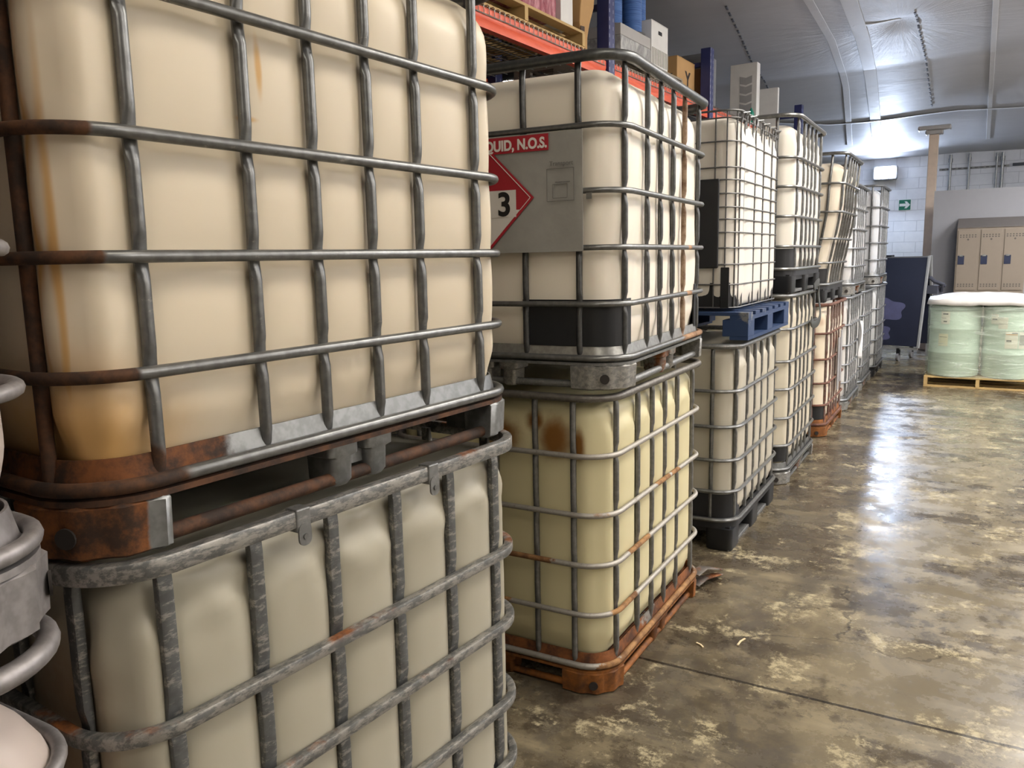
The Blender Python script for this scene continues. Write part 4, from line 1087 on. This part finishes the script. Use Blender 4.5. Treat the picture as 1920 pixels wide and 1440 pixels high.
def top_sheet():
    m = MB(); v = []; f = []; nr = 12; out = rrect(1.22, 1.2, 0.25, 14, 14, 10); cnt = len(out)
    zc_ = 1.045
    for q in range(nr+1):
        k = 1-q/(nr+0.5)
        for i, (x, y, a, b) in enumerate(out):
            z = zc_+0.085*(1-k**3)+0.012*noise.noise((x*k*6, y*k*6, 3))
            if q == 0: z -= 0.042+0.012*noise.noise((x*9, y*9, 1))
            ex = 0.014*noise.noise((x*8, y*8, 7)) if q < 2 else 0
            v.append((DX+x*(k if q > 1 else 1.0-0.02*q)+a*ex, DY+0.01+y*(k if q > 1 else 1.0-0.02*q)+b*ex, z))
    for q in range(nr):
        for i in range(cnt): i2 = (i+1) % cnt; f.append((q*cnt+i, q*cnt+i2, (q+1)*cnt+i2, (q+1)*cnt+i))
    f.append(tuple(nr*cnt+i for i in range(cnt)))
    o = m.add(v, f).build('cover_sheet', plain('grey_white_sheet', (206, 204, 200), 0.35), angle=80)
    so = o.modifiers.new('s', 'SOLIDIFY'); so.thickness = 0.004
    tag(o, 'pale grey plastic sheet draped over the tops of the wrapped drums', 'sheet')
top_sheet()

# ------------------------------------------------------------------ lockers
lk_m = plain('locker_taupe', (134, 122, 108), 0.45, var=0.03); lk_d = plain('locker_shadow', (84, 78, 72), 0.5)
def lockers():
    W = 0.297; n = 3
    T = thing('locker_bank', 'bank of taupe metal lockers with sloping top against the grey partition', 'lockers', (-0.25, 13.86, 0))
    m = MB(); m.box(0, W*n, 0.012, 0.42, 0.12, 1.975); m.box(0.03, W*n-0.03, 0.06, 0.40, 0, 0.12)
    m.build('body', lk_m, T, False, bevel=0.004)
    m = MB(); m.add([(0, 0, 1.976), (W*n, 0, 1.976), (W*n, 0.42, 1.976), (0, 0.42, 1.976), (0, 0.0, 1.985), (W*n, 0.0, 1.985), (W*n, 0.42, 2.13), (0, 0.42, 2.13)],
                    [(3, 2, 1, 0), (4, 5, 6, 7), (0, 1, 5, 4), (1, 2, 6, 5), (2, 3, 7, 6), (3, 0, 4, 7)])
    m.build('sloping_top', plain('locker_top', (104, 98, 94), 0.5, var=0.03), T, False)
    for i in range(n):
        for tier in (0, 1):
            x0 = i*W+0.018; x1 = (i+1)*W-0.018; z0_ = 0.14+tier*0.92; z1_ = z0_+0.885
            D = MB().box(x0, x1, 0.0, 0.012, z0_, z1_).build('door', lk_m, T, False, bevel=0.003)
            m = MB()
            for zz in (z0_+0.05, z1_-0.11):
                for k in range(6):
                    xx = x0+0.035+k*(x1-x0-0.07)/5-0.012
                    m.box(xx, xx+0.02, -0.002, 0.0, zz, zz+0.016); m.box(xx, xx+0.02, -0.002, 0.0, zz+0.028, zz+0.044)
            m.build('vent_slots', lk_d, D, False)
            zh = z0_+0.42; xh = x0+0.01
            H = MB().box(xh, xh+0.085, -0.006, 0.0, zh-0.04, zh+0.09).build('handle_pocket', plain('navy_plastic', (28, 38, 66), 0.4), D, False, bevel=0.003)
            MB().box(xh+0.02, xh+0.065, -0.014, -0.004, zh+0.075, zh+0.1).build('latch', M_ALU, H, False, bevel=0.003)
            MB().cyl(((x0+x1)/2, -0.004, z1_-0.14), 0.013, 0.006, 12, 'y').build('number_disc', lk_d, D)
lockers()

# ------------------------------------------------------------------ folded table on wheels
def folded_table():
    T = thing('folding_table', 'dark navy folded table standing on castors behind the far totes', 'table', (-1.0, 13.75, 0), R(-16))
    navy = plain('navy_top', (40, 44, 62), 0.35, var=0.12, nscale=5); al = plain('aluminium_leg', (170, 172, 172), 0.35, 0.3)
    for sgn, nm in ((-1, 'front'), (1, 'back')):
        M = Matrix.Translation((0, sgn*0.03, 1.57)) @ Matrix.Rotation(R(-sgn*-11), 4, 'X')
        m = MB(); m.box(-0.75, 0.42, -0.012, 0.012, -1.36, 0)
        m.v = [tuple(M @ Vector(p)) for p in m.v]; leaf = m.build('leaf', navy, T, False, bevel=0.004)
        m = MB(); m.box(0.42, 0.455, -0.02, 0.02, -1.38, 0.01); m.v = [tuple(M @ Vector(p)) for p in m.v]; m.build('edge_leg', al, leaf, False, bevel=0.004)
        if sgn < 0:
            for cx, cz, rx, rz_ in ((-0.1, -0.82, 0.28, 0.17), (-0.2, -1.18, 0.22, 0.13)):
                o = []
                for i in range(40):
                    a = 2*math.pi*i/40; k = 1+0.14*math.sin(a*5+cx*9)
                    o.append((cx+rx*k*math.cos(a), cz+rz_*k*math.sin(a)))
                mm = MB().prism(o, 0, 0.002); mm.v = [tuple(M @ Vector((p, -0.0125-q, z))) for p, z, q in mm.v]; mm.f = [tuple(reversed(q)) for q in mm.f]
                mm.build('printed_patch', plain('lavender_print', (92, 94, 128), 0.45, var=0.2, nscale=8), leaf, False)
    MB().box(-0.75, 0.45, -0.05, 0.05, 1.555, 1.575).build('top_bar', plain('grey_bar', (110, 112, 116), 0.5), T, False)
    MB().box(-0.28, -0.1, -0.06, 0.06, 1.576, 1.60).build('catch', M_BLACK, T, False, bevel=0.004)
    MB().box(-0.75, 0.42, -0.29, -0.25, 0.18, 0.215).build('cross_bar', al, T, False)
    for x in (-0.6, 0.15):
        for y in (-0.27, 0.27):
            W_ = MB(); W_.cyl((x-0.018, y, 0.06), 0.06, 0.036, 20, 'x'); W_.build('castor', plain('castor_grey', (120, 120, 122), 0.5), T)
            MB().box(x-0.024, x+0.024, y-0.02, y+0.02, 0.09, 0.2).build('castor_fork', M_BLACK, T, False)
    m = MB(); m.box(0.46, 0.6, -0.12, 0.12, 1.02, 1.14); m.tube([(0.47, -0.05, 1.26), (0.55, -0.08, 1.2), (0.66, -0.06, 1.16), (0.62, 0, 1.06)], 0.03, 8); m.tube([(0.56, -0.02, 1.18), (0.68, -0.02, 1.13)], 0.022, 8)
    m.build('clamp', plain('clamp_grey', (70, 72, 84), 0.5), T)
folded_table()
k = thing('floor_kerb', 'low white kerb with bright yellow face by the back wall', 'kerb', (-1.5, 16.2, 0))
MB().box(-0.7, 0.5, -0.5, 0.0, 0, 0.10).build('block', plain('kerb_white', (206, 208, 212), 0.5), k, False, bevel=0.006)
MB().box(-0.7, 0.5, 0.0, 0.5, 0, 0.185).build('yellow_block', plain('kerb_yellow', (226, 220, 40), 0.5), k, False)

# ------------------------------------------------------------------ back wall fittings
T = thing('arrow_sign', 'green sign with white arrow on the white block wall', 'sign', (-1.24, 17.596, 2.54))
MB().box(-0.115, 0.115, -0.004, 0.0, -0.105, 0.105).build('sign_edge', plain('sign_white', (226, 232, 230), 0.5), T, False)
MB().box(-0.102, 0.102, -0.006, -0.004, -0.097, 0.097).build('face', plain('sign_green', (20, 108, 86), 0.45), T, False)
o = [(-0.092, -0.026), (0.018, -0.026), (-0.006, -0.066), (0.034, -0.066), (0.094, 0.0), (0.034, 0.066), (-0.006, 0.066), (0.018, 0.026), (-0.092, 0.026)]
mm = MB().prism(o, 0, 0.002); mm.v = [(p, -0.006-q, z) for p, z, q in mm.v]; mm.f = [tuple(reversed(q)) for q in mm.f]
mm.build('arrow', plain('sign_white', (226, 232, 230), 0.5), T, False)

T = thing('wall_lamp', 'glowing wall lamp high on the block wall above the row of totes', 'lamp', (WALL_LAMP[0], 17.6, WALL_LAMP[2]))
MB().box(-0.21, 0.21, -0.2, 0.0, -0.13, 0.13).build('housing', plain('lamp_grey', (150, 152, 156), 0.5), T, False, bevel=0.02)
m = MB(); v = []; f = []
out = rsq(0.19, 0.105, 0.05, 6); n_ = len(out); v = [(p, -0.2, q) for p, q in out]+[(p*0.97, -0.23, q*0.95) for p, q in out]+[(p*0.7, -0.25, q*0.65) for p, q in out]
f = [(zi*n_+k_, zi*n_+(k_+1) % n_, (zi+1)*n_+(k_+1) % n_, (zi+1)*n_+k_) for zi in range(2) for k_ in range(n_)]+[tuple(range(2*n_, 3*n_))]
m.add(v, f).build('lens', emit('lamp_lens', (214, 228, 255), 45), T)

def conduit(label, x, z0_, z1_, r, y=17.55):
    T = thing('conduit', label, 'pipe', (x, y, z0_), 0, 'wall conduits')
    MB().cyl((0, 0, 0), r, z1_-z0_, 12).build('pipe', M_ALU, T)
    MB().cyl((0, 0, z1_-z0_-0.14), r*1.5, 0.07, 12).build('coupling', M_ALU, T)
conduit('leftmost upright conduit right of the wooden post', -0.50, 0.0, 3.42, 0.024)
conduit('second upright conduit from the wooden post', -0.19, 0.0, 3.42, 0.02)
conduit('third upright conduit, left of the close pair', 0.25, 0.0, 3.4, 0.018)
conduit('rightmost upright conduit of the close pair', 0.34, 0.0, 3.4, 0.026)
T = thing('strut_channel', 'slotted horizontal steel channel on the wall behind the conduits', 'rail', (0, 17.592, 3.16))
MB().box(-0.68, 0.45, -0.008, 0.008, -0.02, 0.02).build('channel', DULL, T, False)
m = MB()
for q in range(12): m.box(-0.64+q*0.09, -0.59+q*0.09, -0.0095, -0.008, -0.006, 0.006)
m.build('slots', M_BLACK, T, False)
T = thing('dark_pipe', 'dark horizontal pipe on the wall right of the conduits', 'pipe', (0.5, 17.55, 3.17))
MB().cyl((0, 0, 0), 0.025, 1.6, 12, 'x').build('pipe', plain('dark_pipe', (70, 72, 80), 0.5), T)

# ------------------------------------------------------------------ ceiling lamp fixtures (outside the frame; aisle lamps and the added fill lamps)
M_HOUS = plain('lamp_housing', (190, 190, 190), 0.5)
for i, (x, y, z, sx, sy, p, pu, c) in enumerate(CEILING_AND_FILL_LAMPS):
    lab = ['strip lamp over the nearest totes', 'strip lamp over the aisle by the blue pallet', 'strip lamp over the aisle by the leaning tote', 'strip lamp over the drums and lockers', 'added fill lamp over the aisle behind the nearest totes', 'added uplight lamp at the right near end of the hall', 'added uplight lamp at the right middle of the hall', 'added uplight lamp at the right far end of the hall'][i]
    T = thing('ceiling_or_fill_lamp', lab, 'ceiling light', (x, y, z), 0)
    MB().box(-sx/2-0.03, sx/2+0.03, -sy/2-0.03, sy/2+0.03, -0.05, 0.04).build('housing', M_HOUS, T, False, bevel=0.01)
    MB().box(-sx/2, sx/2, -sy/2, sy/2, -0.06, -0.05).build('diffuser', emit('lamp_diffuser', (255, 236, 208), 2), T, False)
    for q in (-1, 1): MB().tube([(0, q*sy*0.4, 0.04), (0, q*sy*0.4, ceil_z(x, y)-z)], 0.006, 6).build('hanger', M_ALU, T)

M_SLV = plain('pale_splinter', (214, 196, 158), 0.7)
for (x, y, a, ln, lab) in ((-0.78, 3.30, 80, 0.075, 'pale wood splinter lying upright in the frame beyond the floor joint'), (-0.93, 3.19, -35, 0.045, 'short curled pale splinter nearest the rust-orange pallet')):
    m = MB(); m.sweep([(-ln/2, 0, 0.003), (0, 0.004, 0.004), (ln/2, 0, 0.003)], rsq(0.004, 0.0025, 0.001))
    o = tag(m.build('splinter', M_SLV), lab, 'splinter'); o.location = (x, y, 0.0); o.rotation_euler = (0, 0, R(a))
